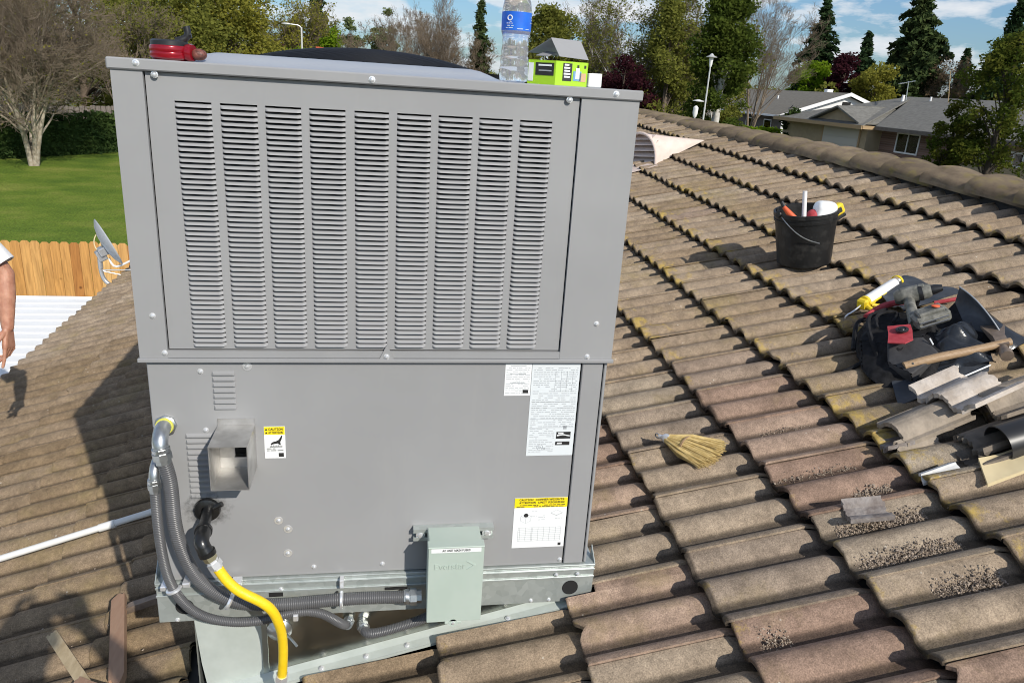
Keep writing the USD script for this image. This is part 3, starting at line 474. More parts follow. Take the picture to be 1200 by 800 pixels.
iso = lambda x, z, s, h: [place(tube([p, q], .0005, 4), (0, YT, 0), [(1, 0, 0), (0, 1, 0), (0, 0, 1)]) for p, q in [((x-s, 0, z), (x, 0, z-s*.5)), ((x, 0, z-s*.5), (x+s, 0, z)), ((x+s, 0, z), (x, 0, z+s*.5)), ((x, 0, z+s*.5), (x-s, 0, z)), ((x-s, 0, z), (x-s, 0, z-h)), ((x, 0, z-s*.5), (x, 0, z-s*.5-h)), ((x+s, 0, z), (x+s, 0, z-h)), ((x-s, 0, z-h), (x, 0, z-s*.5-h)), ((x, 0, z-s*.5-h), (x+s, 0, z-h))]]
part('diagram', tb+iso(.998, .172, .015, .016)+iso(1.088, .181, .017, .002)+lines(1.034, 1.054, [.166, .171, .158], .0014, YT, rg)+lines(1.07, 1.106, [.162], .0014, YT, rg)+lines(1.014, 1.03, [.187, .17], .001, YT, rg), M['ink_grey'], s4, smooth=False)
part('fan_symbol', [panel(sg.Point(.998, .1745).buffer(.0065, 8), YT-.0004, .0004), box((1.099, YT-.0004, .0705), (1.108, YT, .0795))], M['ink'], s4, smooth=False)
# ------------------------------------------------------------------ roof curb under the unit
curb = thing('roof_curb', 'galvanised sheet metal curb adapter between the cabinet and the sloping tiles', 'roof curb', (.6, .6, -.2))
part('base_rail', [box((-.018, -.006, -.122), (1.216, DEP+.01, -.006), .0015)], M['galv'], curb)
part('rail_bead', [box((-.019, -.0105, -.012), (1.217, -.0062, -.006), .001)], M['galv'], curb)
part('rail_bead', [box((-.019, -.0105, -.038), (1.217, -.0062, -.031), .001)], M['galv'], curb)
part('top_flange', [box((-.021, -.004, -.0058), (1.219, DEP+.012, .0042), .001)], M['galv'], curb)
part('corner_gusset', [hull([(-.021, -.003, .0045), (-.021, .05, .0045), (-.019, .05, .0045), (-.019, -.003, .0045), (-.021, .045, .052), (-.019, .045, .052)]), hull([(1.219, -.003, .0045), (1.219, .05, .0045), (1.217, .05, .0045), (1.217, -.003, .0045), (1.219, .045, .04), (1.217, .045, .04)])], M['galv'], curb, smooth=False)
for x in (1.147, .052): part('rail_hole', [lathe([(0, .0008), (.0215, .0008), (.024, .0018), (.0245, 0)], (x, -.0062, -.072), (0, -1, 0), 24)], M['paint_dark' if x > 1 else 'paint_dark'], curb)
part('rail_slot', [box((.278, -.0095, -.052), (.315, -.0061, -.034)), box((.598, -.0095, -.048), (.66, -.0061, -.040))], M['paint_dark'], curb, smooth=False)
zl = lambda x: -.4302+.2590*x
sk = sg.Polygon([(.2465, -.1225), (1.19, -.1225), (1.19, zl(1.19)-.02), (.2465, zl(.2465)-.03)])
part('skirt', panel(sk, .032, .004), M['skirt_metal'], curb, smooth=False)
part('skirt_end_sheet', panel(sg.Polygon([(.062, -.1225), (.2460, -.1225), (.2460, -.42), (.102, -.46), (.088, -.40), (.075, -.30)]), .0315, .004), M['flange'], curb, smooth=False)
part('skirt_seam', [box((.245, .0262, -.35), (.262, .0278, -.123), .0007)], M['galv_skirt'], curb)
part('skirt_side', [box((.062, .033, -.52), (.066, DEP-.02, -.1225))], M['galv_skirt'], curb, smooth=False)
f0, f1 = V([.10, 0, zl(.10)]), V([1.17, 0, zl(1.17)])
part('flange', [thick(V([[f0+V([0, .0275, .018]), f0+V([0, .010, .006]), f0+V([0, -.013, -.001])], [f1+V([0, .0275, .018]), f1+V([0, .010, .006]), f1+V([0, -.013, -.001])]]), (0, 0, -.003))], M['flange'], curb, smooth=False)
part('flange_hem', [thick(V([[f0+V([0, -.0135, -.001]), f0+V([0, -.0135, -.010])], [f1+V([0, -.0135, -.001]), f1+V([0, -.0135, -.010])]]), (0, -.002, 0))], M['flange'], curb, smooth=False)
for x in (.16, .415, .545, .665, .965): 
    part('screw', [lathe([(0, .007), (.005, .006), (.006, .002), (.009, .0015), (.009, 0)], (x, .0, zl(x)+.003), (0, -.35, 1), 10)], M['zinc'], curb)
for x, z in [(.075, -.105), (.115, -.112), (1.10, -.022), (1.165, -.022), (1.03, -.113), (1.085, -.113), (1.155, -.112), (.31, -.03), (.032, -.022), (.03, -.115)]: screw(x, z, -.0105 if z > -.03 else -.006, curb, .005)

# conduits
def ribbed(P, r, pitch, nseg=12):
    P = V(P); L_ = np.linalg.norm(np.diff(P, axis=0), axis=1).sum(); n = int(L_/pitch)*3
    Q = spline(P, n); k = np.arange(n) % 3; return tube(Q, r*V([1.0, 1.0, .90])[k], nseg)
def coupling(c, d, r, l):
    c, d = V(c, float), V(d, float)/np.linalg.norm(d)
    return [lathe([(r*.8, 0), (r*1.12, 0), (r*1.12, l*.35), (r*1.32, l*.36), (r*1.32, l*.72), (r*1.05, l*.73), (r*1.05, l), (r*.8, l)], c, d, 8), lathe([(r*1.0, l*.1), (r*1.2, l*.1), (r*1.2, l*.3), (r, l*.3)], c, d, 20)]
big = thing('flexible_conduit', 'thicker grey ribbed conduit curving down the left of the cabinet to the disconnect box', 'conduit', (.06, -.05, 0))
part('hose', ribbed([(.048, -.062, .422), (.060, -.064, .36), (.062, -.062, .24), (.078, -.060, .13), (.112, -.057, .045), (.178, -.054, -.018), (.275, -.050, -.046), (.40, -.048, -.046), (.52, -.048, -.042), (.655, -.048, -.045)], .0178, .0056, 14), M['conduit'], big, smooth=50)
part('elbow_connector', [tube(spline([(.044, .005, .474), (.044, -.03, .476), (.045, -.056, .461), (.047, -.063, .430)], 12), .0190, 16)]+coupling((.0465, -.0635, .448), (.1, -.05, -1), .0182, .045)+[lathe([(.0, 0), (.028, 0), (.028, .008), (.022, .012), (0, .012)], (.044, .006, .474), (0, -1, .05), 8)], M['darkzinc'], big)
part('sealant_ring', [lathe([(.0188, 0), (.0225, .001), (.021, .006), (.0188, .006)], (.044, -.006, .476), (0, -1, .1), 18)], M['sealant'], big)
part('end_connector', coupling((.65, -.048, -.045), (1, 0, 0), .0182, .05), M['darkzinc'], big)
part('strap', [tube([V([.182, -.0545, -.022])+.0205*(V([.42, 0, .907])*math.cos(t)+V([0, -1, 0])*math.sin(t)) for t in np.linspace(-.4, 3.6, 16)], .006, 6), box((.184, -.04, .002), (.21, -.0065, .020), .002)], M['zinc'], big)
part('strap', [tube([V([.478, -.048, -.0435])+.0205*(V([0, 0, 1])*math.cos(t)+V([0, -1, 0])*math.sin(t)) for t in np.linspace(-.5, 3.6, 16)], .005, 6), box((.472, -.03, -.02), (.484, -.0065, .006), .001)], M['zinc'], big)
sm = thing('flexible_conduit', 'thinner grey ribbed conduit looping below the thick one down to the curb skirt', 'conduit', (.03, -.06, 0))
part('hose', ribbed([(.024, -.064, .335), (.023, -.066, .24), (.027, -.066, .13), (.046, -.066, .03), (.100, -.064, -.052), (.19, -.062, -.088), (.28, -.060, -.086), (.352, -.056, -.072), (.415, -.050, -.082), (.462, -.038, -.122), (.488, -.004, -.165), (.492, .024, -.178)], .0130, .0048, 12), M['conduit'], sm, smooth=50)
part('elbow_connector', [tube(spline([(.026, .005, .392), (.026, -.03, .393), (.025, -.055, .378), (.024, -.064, .348)], 12), .0128, 14)]+coupling((.024, -.0645, .36), (0, -.02, -1), .0130, .038)+[lathe([(0, 0), (.023, 0), (.023, .007), (0, .009)], (.026, .006, .392), (0, -1, 0), 8)], M['darkzinc'], sm)
part('strap', [tube([V([.046, -.066, .03])+.0155*(V([.95, 0, .3])*math.cos(t)+V([0, -1, 0])*math.sin(t)) for t in np.linspace(-.4, 3.6, 14)], .0055, 6), box((.062, -.05, .02), (.082, -.0065, .034), .002), box((.006, -.05, .012), (.03, -.0065, .026), .002)], M['zinc'], sm)
part('clip', [box((.348, -.075, -.088), (.362, -.045, -.068), .002)], M['zinc'], sm)
part('end_connector', coupling((.490, -.012, -.160), (.15, 1, -.3), .0130, .04), M['darkzinc'], sm)
wh = thing('flexible_conduit', 'short grey conduit whip from the curb skirt up behind the disconnect box', 'conduit', (.6, -.03, -.16))
part('hose', ribbed([(.536, .022, -.192), (.548, -.018, -.186), (.59, -.034, -.172), (.66, -.036, -.150), (.735, -.036, -.115), (.77, -.036, -.075)], .0140, .0048, 12), M['conduit'], wh, smooth=50)
part('end_connector', coupling((.532, .03, -.19), (.2, -1, .1), .0140, .038), M['darkzinc'], wh)

# gas line
gas = thing('gas_line', 'black iron gas pipe elbow with bright yellow flexible hose on the cabinet front', 'gas pipe', (.15, 0, .2))
part('grommet', [lathe([(.014, 0), (.030, 0), (.034, .006), (.032, .014), (.022, .018), (.014, .018)], (.130, .006, .229), (0, -1, 0), 28)], M['black_iron'], gas)
part('locking_tab', tube([(.148, -.008, .238), (.170, -.010, .250)], .0075, 10), M['black_iron'], gas); part('locking_tab', tube([(.113, .001, .225), (.095, .001, .229)], .005, 8), M['black_iron'], gas)
part('iron_pipe', [cyl((.130, .01, .229), (.1455, -.125, .236), .0135)], M['black_iron'], gas)
part('iron_elbow', [tube(spline([(.1440, -.112, .2352), (.1475, -.142, .238), (.149, -.160, .234), (.155, -.166, .219), (.163, -.167, .202)], 16), V([.0195]*3+[.0180]*10+[.0195]*3), 18), lathe([(.0135, 0), (.0215, 0), (.0215, .012), (.0135, .012)], (.1436, -.108, .2351), (.1, -1, .05), 20), lathe([(.0135, 0), (.021, 0), (.021, .012), (.0135, .012)], (.160, -.1668, .212), (.3, -.05, -1), 20)], M['black_iron'], gas)
part('brass_nut', [lathe([(.010, 0), (.0165, 0), (.0165, .016), (.010, .016)], (.1635, -.167, .2005), (.45, -.02, -.9), 6)], M['brass'], gas)
part('hose_nut', [lathe([(.010, 0), (.0145, 0), (.0145, .006), (.018, .007), (.018, .022), (.013, .023), (.013, .03), (.0, .03)], (.1708, -.1673, .186), (.5, -.02, -.87), 6)], M['zinc'], gas)
part('yellow_hose', [tube(spline([(.185, -.168, .160), (.202, -.172, .132), (.232, -.176, .098), (.268, -.176, .072), (.302, -.172, .040), (.320, -.160, -.010), (.327, -.140, -.075), (.326, -.125, -.15), (.318, -.110, -.238)], 60), .0128, 16)], M['yellow_hose'], gas)
part('lower_nut', [lathe([(.010, 0), (.018, 0), (.018, .02), (.014, .021), (.014, .06), (0, .06)], (.318, -.110, -.234), (-.12, .12, -1), 6)], M['zinc'], gas)
part('skirt_bushing', [lathe([(.0, .02), (.012, .02), (.02, .016), (.036, .004), (.036, 0)], (.296, .0278, -.195), (0, -1, 0), 16), tube(spline([(.30, .02, -.19), (.335, -.02, -.192), (.352, -.035, -.205)], 8), .004, 6)], M['darkzinc'], gas)

# disconnect box on its strut
dc = thing('disconnect_box', 'pale green electrical disconnect box hung on a metal strut across the curb', 'electrical box', (.785, -.06, .05))
part('strut', [box((.675, -.020, .150), (.902, .0055, .155)), box((.675, -.020, .119), (.902, .0055, .124)), box((.675, .0035, .1241), (.902, .0057, .1499)), box((.675, -.020, .1441), (.902, -.0175, .1499)), box((.675, -.020, .1241), (.902, -.0175, .130))], M['galv'], dc, smooth=False)
for x in (.695, .882): part('strut_bolt', [lathe([(0, .008), (.007, .007), (.009, .003), (.013, .002), (.013, 0)], (x, -.016, .137), (0, -1, 0), 12)], M['zinc'], dc)
part('back_box', [box((.714, -.098, -.074), (.858, -.0205, .1625), .002)], M['sage'], dc)
part('cover', [box((.711, -.122, -.078), (.862, -.0985, .1615), .0015)], M['sage'], dc, smooth=25)
part('cover_hood', [box((.7095, -.1262, .1618), (.8625, -.0920, .1668), .0015)], M['sage'], dc)
part('title_strip', [box((.7185, -.1228, .1475), (.8535, -.1222, .1608))], M['white_label'], dc, smooth=False)
part('title_lettering', [text('AC UNIT MAIN FUSED', .0062, (.748, -.1229, .1510), FRONT, bold=True, width=.076)], M['ink'], dc, smooth=False)
part('embossed_name', [text('Everstar', .0165, (.727, -.1222, .0950), FRONT, .0016, width=.083), panel(sg.Polygon([(.815, .118), (.819, .118), (.841, .105), (.819, .092), (.815, .092), (.834, .105)]), -.1221, .0018)], M['sage'], dc, smooth=False)
part('hasp', [lathe([(.004, 0), (.012, 0), (.012, .004), (.004, .004)], (.785, -.118, -.083), (0, -1, 0), 16), box((.762, -.1215, -.0865), (.808, -.1145, -.0782), .001)], M['sage'], dc)
part('hasp_screw', [lathe([(0, .005), (.004, .004), (.005, 0)], (.785, -.121, -.083), (0, -1, 0), 10)], M['zinc'], dc)

# ------------------------------------------------------------------ things on top of the unit
wb = thing('water_bottle', 'clear plastic water bottle with blue band standing on the cabinet top', 'bottle', (.905, .12, 1.3505))
pr = [(0, 0), (.026, 0), (.0345, .004), (.0365, .016), (.0355, .034), (.0338, .040), (.0352, .047), (.0345, .058), (.0325, .064), (.0338, .071), (.0325, .082), (.0312, .088), (.0325, .095), (.0318, .104), (.0345, .112), (.036, .117), (.036, .163), (.0355, .170), (.033, .185), (.026, .203), (.0165, .218), (.0130, .222), (.0130, .231), (0, .231)]
part('bottle_body', lathe(pr, (.905, .12, 1.3507), n=40), M['water'], wb, smooth=50)
part('label_band', lathe([(.0362, .119), (.0364, .1195), (.0364, .1605), (.0362, .161)], (.905, .12, 1.3507), n=40), M['label_band'], wb, smooth=50)
def onlab(a, h): return V([.905+.0369*math.sin(a), .12-.0369*math.cos(a), 1.3507+h])
part('label_print', [tube([onlab(-.62+.16*math.cos(t), .1465+.0055*math.sin(t)) for t in np.linspace(0, 6.283, 18)], .0012, 5)]+[tube([onlab(a, h), onlab(a+w, h)], .0008, 4) for a, h, w in [(-.85, .134, .1), (-.7, .134, .12), (-.5, .134, .08), (-.8, .129, .2), (-.5, .129, .15), (-.9, .124, .12), (-.68, .1245, .3), (1.05, .150, .15), (1.1, .144, .12), (1.0, .138, .18), (-.1, .1225, .4), (.5, .1225, .3), (-.62, .138, .12)]], M['white_label'], wb)
part('bottle_cap', lathe([(0, 0), (.0148, 0), (.0148, .013), (.0135, .0145), (0, .0145)], (.905, .12, 1.5810), n=30), M['white_plastic'], wb)
gb = thing('small_carton', 'lime green printed carton with open top on the cabinet edge', 'box', (1.02, .13, 1.3505))
a = math.radians(12); ex, ey = V([math.cos(a), math.sin(a), 0]), V([-math.sin(math.radians(48)), math.cos(math.radians(48)), 0])
c0 = V([1.004, .085, 1.3507]); H = V([0, 0, .057]); wx, wy = .088*ex, .080*ey
base4 = [c0, c0+wx, c0+wx+wy, c0+wy]
for q in range(4):
    p, r = base4[q], base4[(q+1) % 4]; nrm = np.cross(r-p, [0, 0, 1]); nrm /= np.linalg.norm(nrm)
    part('carton_side', thick(V([[p, p+H], [r, r+H]]), -nrm*.0015), M['lime'], gb, smooth=False)
cc = sum(base4)/4; part('carton_inside', hull([cc+(p-cc)*.94+V([0, 0, h]) for p in base4 for h in (.0005, .035)]), M['card'], gb, smooth=False)
n1 = np.cross(wx, H); n1 /= np.linalg.norm(n1); n2 = np.cross(-wy, H); n2 /= np.linalg.norm(n2)
def face(o, ax, s0, z0_, s1, z1_, nn, m, name, off=.0006):
    part(name, thick(V([[o+ax*s0+H*z0_+nn*off, o+ax*s0+H*z1_+nn*off], [o+ax*s1+H*z0_+nn*off, o+ax*s1+H*z1_+nn*off]]), nn*.0004), M[m], gb, smooth=False)
face(c0, wx, .22, .20, .50, .93, n1, 'ink', 'black_print'); face(c0, wx, .55, .22, .80, .62, n1, 'photo_blue', 'photo_print'); face(c0, wx, .74, .20, .95, .55, n1, 'photo_tan', 'photo_print'); face(c0, wx, .62, .30, .74, .75, n1, 'white_label', 'photo_print', .0011)
face(c0, wx, .66, .76, .72, .88, n1, 'ink', 'warning_print'); face(c0, wx, .88, .76, .94, .88, n1, 'ink', 'warning_print')
face(c0, wy, .06, .38, .72, .90, n2, 'ink', 'black_print'); face(c0, wy, .80, .12, .98, .88, n2, 'white_label', 'white_print'); face(c0, wy, .14, .76, .62, .83, n2, 'white_label', 'white_print', .0011); face(c0, wy, .14, .55, .60, .60, n2, 'ink_grey', 'white_print', .0011)
part('white_print', [place(box((.001*0+x, z, 0), (x+w, z+.004, .0004)), c0+n1*.0012, [ex, (0, 0, 1), n1]) for x, z, w in [(.023, .047, .012), (.022, .040, .016), (.023, .033, .015), (.022, .026, .018), (.023, .019, .016)]], M['white_label'], gb, smooth=False)
bs = single('bent_metal_plate', [thick(V([[(1.000, .150, 1.4625), (1.014, .098, 1.4185)], [(1.080, .160, 1.4595), (1.092, .110, 1.4145)]]), (0, .0015, .0008)), thick(V([[(1.000, .1502, 1.4625), (.955, .205, 1.428)], [(1.080, .1602, 1.4595), (1.040, .215, 1.425)]]), (0, .0005, -.0015)), thick(V([[(.965, .15, 1.42), (.99, .12, 1.419)], [(1.00, .19, 1.432), (1.02, .16, 1.43)]]), (0, 0, -.002))], M['paint'], 'bent grey sheet metal plate lying over the lime green carton', 'metal plate', smooth=False)
single('white_block', box((1.0965, .115, 1.3508), (1.132, .16, 1.3845), .002), M['white_plastic'], 'small white plastic block behind the right end of the lime carton', 'block')
hl = thing('headlamp', 'red and black round work lamp with a knob, lying on the left top edge', 'lamp', (.118, .06, 1.3505))
part('lamp_body', [lathe([(0, 0), (.034, 0), (.041, .005), (.0425, .013), (.041, .0165), (.0425, .0200), (.0425, .028), (.040, .031), (0, .031)], (.112, .058, 1.3508), n=36)], M['red'], hl, smooth=40)
part('lamp_rim', [lathe([(0, .031), (.0395, .031), (.039, .040), (.034, .043), (0, .0435)], (.112, .058, 1.3508), n=36)], M['black_plastic'], hl)
part('handle', [tube(spline([(.128, .055, 1.391), (.143, .055, 1.396), (.152, .055, 1.404), (.1505, .055, 1.424)], 10), V([.009]*4+[.0075]*6), 10), tube([(.149, .055, 1.405), (.1605, .056, 1.407)], .007, 8)], M['black_plastic'], hl)
part('clamp', [lathe([(0, 0), (.017, 0), (.019, .008), (.017, .016), (0, .016)], (.150, .048, 1.3690), (1, -.3, 0), 18)], M['red'], hl)
part('knob', [trimesh.creation.icosphere(3, 1.).apply_scale([.017, .015, .0125]).apply_translation((.1765, .045, 1.3665))], M['rust_red'], hl)
# ------------------------------------------------------------------ loose things on the left roof
wp = thing('white_pipe', 'long white plastic drain pipe lying across the left roof tiles', 'pipe', rp(-1.2, 1.17, .05))
part('pipe', tube([rp(-2.32, 1.145, .045), rp(-1.0, 1.168, .043), rp(-.40, 1.18, .055), rp(-.02, 1.19, .085)], .0140, 14), M['pvc'], wp)
part('coupling', cyl(rp(-.60, 1.176, .050), rp(-.535, 1.177, .0515), .0172), M['pvc'], wp)
rg = np.random.default_rng(3)
def board(a, b, w, t, m, label, splint=False):
    a, b = V(a), V(b); d = (b-a)/np.linalg.norm(b-a); s = np.cross(EN, d); s /= np.linalg.norm(s); n = np.cross(d, s); L_ = np.linalg.norm(b-a)
    k = 7; us = np.linspace(0, 1, 9); top = V([[a+d*(u*L_+(rg.normal(0, .006) if u in (0, 1) else 0))+s*w*(q-.5)+n*t+n*rg.normal(0, .0006) for q in np.linspace(0, 1, k)] for u in us])
    if splint: top[-1] += d*rg.uniform(-.02, .035, (k, 1))
    return single('wood_scrap', thick(top, -n*t), m, label, 'board', smooth=25, group=None)
board(rp(-.354, .643, .02), rp(-.212, .172, .035), .047, .022, M['wood_red'], 'reddish split board lying upright beside the left corner of the curb', True)
board(rp(-.548, .540, .015), rp(-.29, .165, .03), .036, .02, M['wood_new'], 'pale new timber strip lying slantwise on the lower left tiles')
board(rp(-.36, .225, .03), rp(-.22, .10, .05), .05, .02, M['wood_red'], 'short brown board end crossing the pale timber strip at the bottom')
board(rp(-.30, .575, .01), rp(-.12, .56, .03), .03, .024, M['rust_steel'], 'short dark stick poking out from under the curb rail', True)

# ------------------------------------------------------------------ tools and debris on the right roof
bc = rp(2.93, 2.02, .02)
bk = thing('bucket', 'black plastic builder bucket full of tools standing on the tiles', 'bucket', bc)
bax = V([-.165, -.03, 1.]); bax /= np.linalg.norm(bax)
part('bucket_body', [lathe([(q*.94, h*.86) for q, h in [(0, 0), (.146, 0), (.153, .006), (.162, .15), (.172, .285), (.178, .286), (.179, .300), (.1735, .301), (.174, .318), (.181, .320), (.181, .343), (.176, .346), (.169, .343), (.159, .15), (.149, .012), (0, .012)]], bc, bax, 48)], M['bucket'], bk, smooth=40)
part('wire_handle', tube(spline([bc+bax*.268+V([-.167, -.02, 0]), bc+bax*.215+V([-.150, -.10, 0]), bc+bax*.16+V([-.085, -.155, 0]), bc+bax*.14+V([-.01, -.172, 0])], 14), .0028, 6), M['darkzinc'], bk)
part('handle_ear', [lathe([(0, .012), (.018, .010), (.02, 0)], bc+bax*.268+V([-.167, -.02, 0]), (-1, -.1, 0), 14), lathe([(0, .012), (.018, .010), (.02, 0)], bc+bax*.268+V([.167, 0, 0]), (1, .1, 0), 14)], M['bucket'], bk)
T0 = bc+bax*.235
g = thing('screwdriver', 'orange handled screwdriver leaning on the left rim of the bucket', 'screwdriver', T0+V([-.12, -.06, 0]))
part('handle', tube([T0+V([-.165, -.04, .075]), T0+V([-.145, -.06, .05]), T0+V([-.115, -.09, .02]), T0+V([-.10, -.10, .0])], V([.011, .016, .016, .010]), 12), M['orange'], g)
part('tip', tube([T0+V([-.178, -.028, .10]), T0+V([-.165, -.04, .075])], V([.010, .011]), 10), M['black_plastic'], g)
g = thing('marker', 'white round tube standing upright in the bucket', 'tube', T0+V([-.05, -.05, 0]))
part('tube_body', cyl(T0+V([-.048, -.06, .02]), T0+V([-.062, -.045, .165]), .012), M['white_plastic'], g); part('cap', cyl(T0+V([-.045, -.064, -.03]), T0+V([-.048, -.06, .02]), .013), M['red_fabric'], g)
single('red_tool', [trimesh.creation.icosphere(2, .036).apply_translation(T0+V([.01, -.05, .035])), tube([T0+V([-.03, -.08, .0]), T0+V([.03, -.03, .05])], .014, 10)], M['red_fabric'], 'dark red tool grip in the middle of the bucket', 'tool')
rg = np.random.default_rng(8)
pb = trimesh.creation.icosphere(3, 1.); pb.vertices = np.sign(pb.vertices)*np.abs(pb.vertices)**.6*[.062, .045, .062]; pb.vertices += .012*(meshkit.noise(pb.vertices*22)[:, None]-.5); pb.apply_translation(T0+V([.070, -.055, .055]))
single('white_bag', pb, M['white_label'], 'crumpled white packet in the bucket beside the yellow tape measure', 'packet', smooth=30)
pb = trimesh.creation.icosphere(2, 1.); pb.vertices = np.sign(pb.vertices)*np.abs(pb.vertices)**.6*[.05, .03, .022]; pb.apply_translation(T0+V([.005, -.13, .02]))
single('white_rag', pb, M['tshirt'], 'white rag hanging at the front rim of the bucket', 'rag', smooth=30)
g = thing('tape_measure', 'yellow and black tape measure lying on top of the bucket', 'tape measure', T0+V([.14, -.03, .05]))
tx = [V([.85, .1, .5]), V([-.1, 1, 0]), V([-.5, 0, .85])]; tx = [t/np.linalg.norm(t) for t in tx]
part('case', obox(T0+V([.145, -.05, .072]), tx, (.075, .045, .065), .012), M['yellow'], g); part('side_plate', obox(T0+V([.143, -.075, .072]), tx, (.036, .006, .03), .003), M['ink'], g); part('base_grip', obox(T0+V([.163, -.05, .037]), tx, (.07, .044, .02), .006), M['black_plastic'], g)

cg = thing('caulking_gun', 'yellow caulking gun loaded with a white cartridge beside the tool pouch', 'caulking gun', rp(2.95, 1.32, .03))
ca, cb = rp(2.835, 1.270, .055), rp(3.085, 1.390, .060); cd = (cb-ca)/np.linalg.norm(cb-ca); cs = np.cross(cd, [0, 0, 1]); cs /= np.linalg.norm(cs); cu = np.cross(cs, cd)
part('cartridge', [lathe([(0, 0), (.0245, 0), (.0245, .225), (.024, .228), (.010, .232), (.009, .245), (.006, .285), (0, .285)], ca, cd, 24)], M['white_plastic'], cg)
part('cradle', [tube([ca-cd*.01+cs*.027-cu*.004, cb+cs*.027-cu*.004-cd*.035], .0045, 6), tube([ca-cd*.01-cs*.027-cu*.010, cb-cs*.027-cu*.010-cd*.035], .0045, 6), tube([ca-cd*.01+cs*.010-cu*.027, cb+cs*.010-cu*.027-cd*.035], .0045, 6), lathe([(.026, 0), (.030, 0), (.030, .012), (.026, .012)], cb-cd*.045, cd, 20), lathe([(0, 0), (.028, 0), (.028, .014), (0, .014)], ca-cd*.016, cd, 20)], M['yellow'], cg)
part('handle', [tube(spline([ca-cd*.02, ca-cd*.03+cs*.05-cu*.02, ca-cd*.01+cs*.10-cu*.035], 8), .011, 8), obox(ca-cd*.025+V([0, 0, -.005]), [cd, cs, cu], (.035, .05, .05), .008)], M['yellow'], cg)
part('trigger', tube(spline([ca+cd*.005+cs*.025-cu*.015, ca+cd*.05+cs*.065-cu*.03, ca+cd*.085+cs*.075-cu*.035], 8), .009, 8), M['yellow'], cg)
part('push_rod', tube(spline([ca-cd*.02, ca-cd*.14-cu*.01, ca-cd*.16-cu*.012, ca-cd*.165-cu*.03], 10), .0035, 6), M['zinc'], cg)

tb = thing('tool_pouch', 'black fabric tool pouch with red patch lying open on the tiles', 'tool pouch', rp(2.75, .85, 0))
def blob(pts, sub=4, amp=.012, fr=18., seed=1):
    m = hull(pts)
    for _ in range(4):
        v, f = trimesh.remesh.subdivide_to_size(m.vertices, m.faces, .03); m = trimesh.Trimesh(v, f, process=True)
        break
    m.merge_vertices(); trimesh.smoothing.filter_taubin(m, iterations=6)
    m.vertices += m.vertex_normals*((meshkit.fbm(m.vertices*fr, 3, seed)-.5)*2*amp)[:, None]; return m
Q = lambda x, y, d: rp(x, y, d)
part('pouch_body', blob([Q(2.56, .70, .0), Q(2.50, .60, .01), Q(2.62, .52, .0), Q(2.82, .62, .0), Q(2.98, .95, .01), Q(2.82, 1.12, .0), Q(2.64, 1.03, .0), Q(2.56, .86, .09), Q(2.49, .72, .03), Q(2.62, 1.0, .03), Q(2.66, 1.01, .08), Q(2.77, 1.07, .08), Q(2.58, .80, .10), Q(2.60, .68, .115), Q(2.72, .60, .09), Q(2.78, .74, .12), Q(2.86, .93, .11), Q(2.73, 1.02, .10)]), M['nylon'], tb, smooth=60)
part('front_pocket', blob([Q(2.545, .66, .085), Q(2.575, .555, .07), Q(2.70, .585, .105), Q(2.705, .70, .130), Q(2.60, .76, .128), Q(2.60, .56, .015), Q(2.70, .60, .04), Q(2.56, .66, .03)], amp=.004), M['pouch'], tb, smooth=60)
pa = V([[Q(2.560, .700, .140), Q(2.600, .655, .143), Q(2.640, .665, .143)], [Q(2.595, .755, .148), Q(2.635, .735, .150), Q(2.675, .725, .150)], [Q(2.625, .81, .150), Q(2.66, .79, .152), Q(2.70, .775, .150)]])
part('red_patch', thick(pa, EN*.004), M['red_fabric'], tb, smooth=40)
part('buckle', [tube([Q(2.636, .735, .163)+.019*(EU*math.cos(t)+EV*math.sin(t)) for t in np.linspace(0, 6.283, 18)], .006, 6), trimesh.creation.icosphere(2, .013).apply_translation(Q(2.636, .735, .160))], M['black_plastic'], tb)
part('strap', [tube(spline([Q(2.555, .72, .06), Q(2.575, .84, .125), Q(2.66, .97, .135), Q(2.76, 1.02, .115)], 14), .010, 6)], M['nylon'], tb); part('strap', [tube(spline([Q(2.53, .86, .06), Q(2.585, .95, .085), Q(2.66, 1.04, .085), Q(2.74, 1.08, .06)], 14), .010, 6)], M['nylon'], tb); part('strap', [tube(spline([Q(2.62, .86, .13), Q(2.68, .94, .150), Q(2.74, .93, .14), Q(2.70, .88, .125)], 12), .007, 6)], M['nylon'], tb); part('strap', [tube(spline([Q(2.46, .80, .005), Q(2.50, .79, .02), Q(2.55, .78, .05)], 8), .009, 6)], M['nylon'], tb)
part('red_lining', tube(spline([Q(2.70, 1.06, .085), Q(2.80, 1.09, .10), Q(2.90, 1.07, .10)], 8), .014, 8), M['red_fabric'], tb); part('red_lining', tube(spline([Q(3.02, 1.06, .06), Q(3.10, 1.02, .07)], 6), .009, 8), M['red_fabric'], tb)
part('stitching', [tube([Q(2.705, .632, .118), Q(2.700, .652, .138)], .003, 5)], M['white_label'], tb)
def sheet(fn, m, name, label, cat, n=26, t=.004, amp=.012, seed=2):
    s = np.linspace(0, 1, n); P = V([[fn(a, b) for b in s] for a in s]); P = P+EN*((meshkit.fbm(P*9., 3, seed)-.5)*2*amp)[..., None]
    return P, t
def bil(c, a, b): return (c[0]*(1-a)+c[1]*a)*(1-b)+(c[2]*(1-a)+c[3]*a)*b
c = [Q(2.93, 1.33, .035), Q(3.14, 1.46, .035), Q(2.88, 1.06, .055), Q(3.16, 1.07, .06)]
P, t = sheet(lambda a, b: bil(c, a, b)+EN*.012*math.sin(9*b), 0, 0, 0, 0); part('rear_flap', thick(P, EN*t), M['leather_grey'], tb, smooth=60)
c = [Q(2.55, .62, .02), Q(2.47, .45, .02), Q(2.90, .56, .04), Q(2.84, .48, .03)]
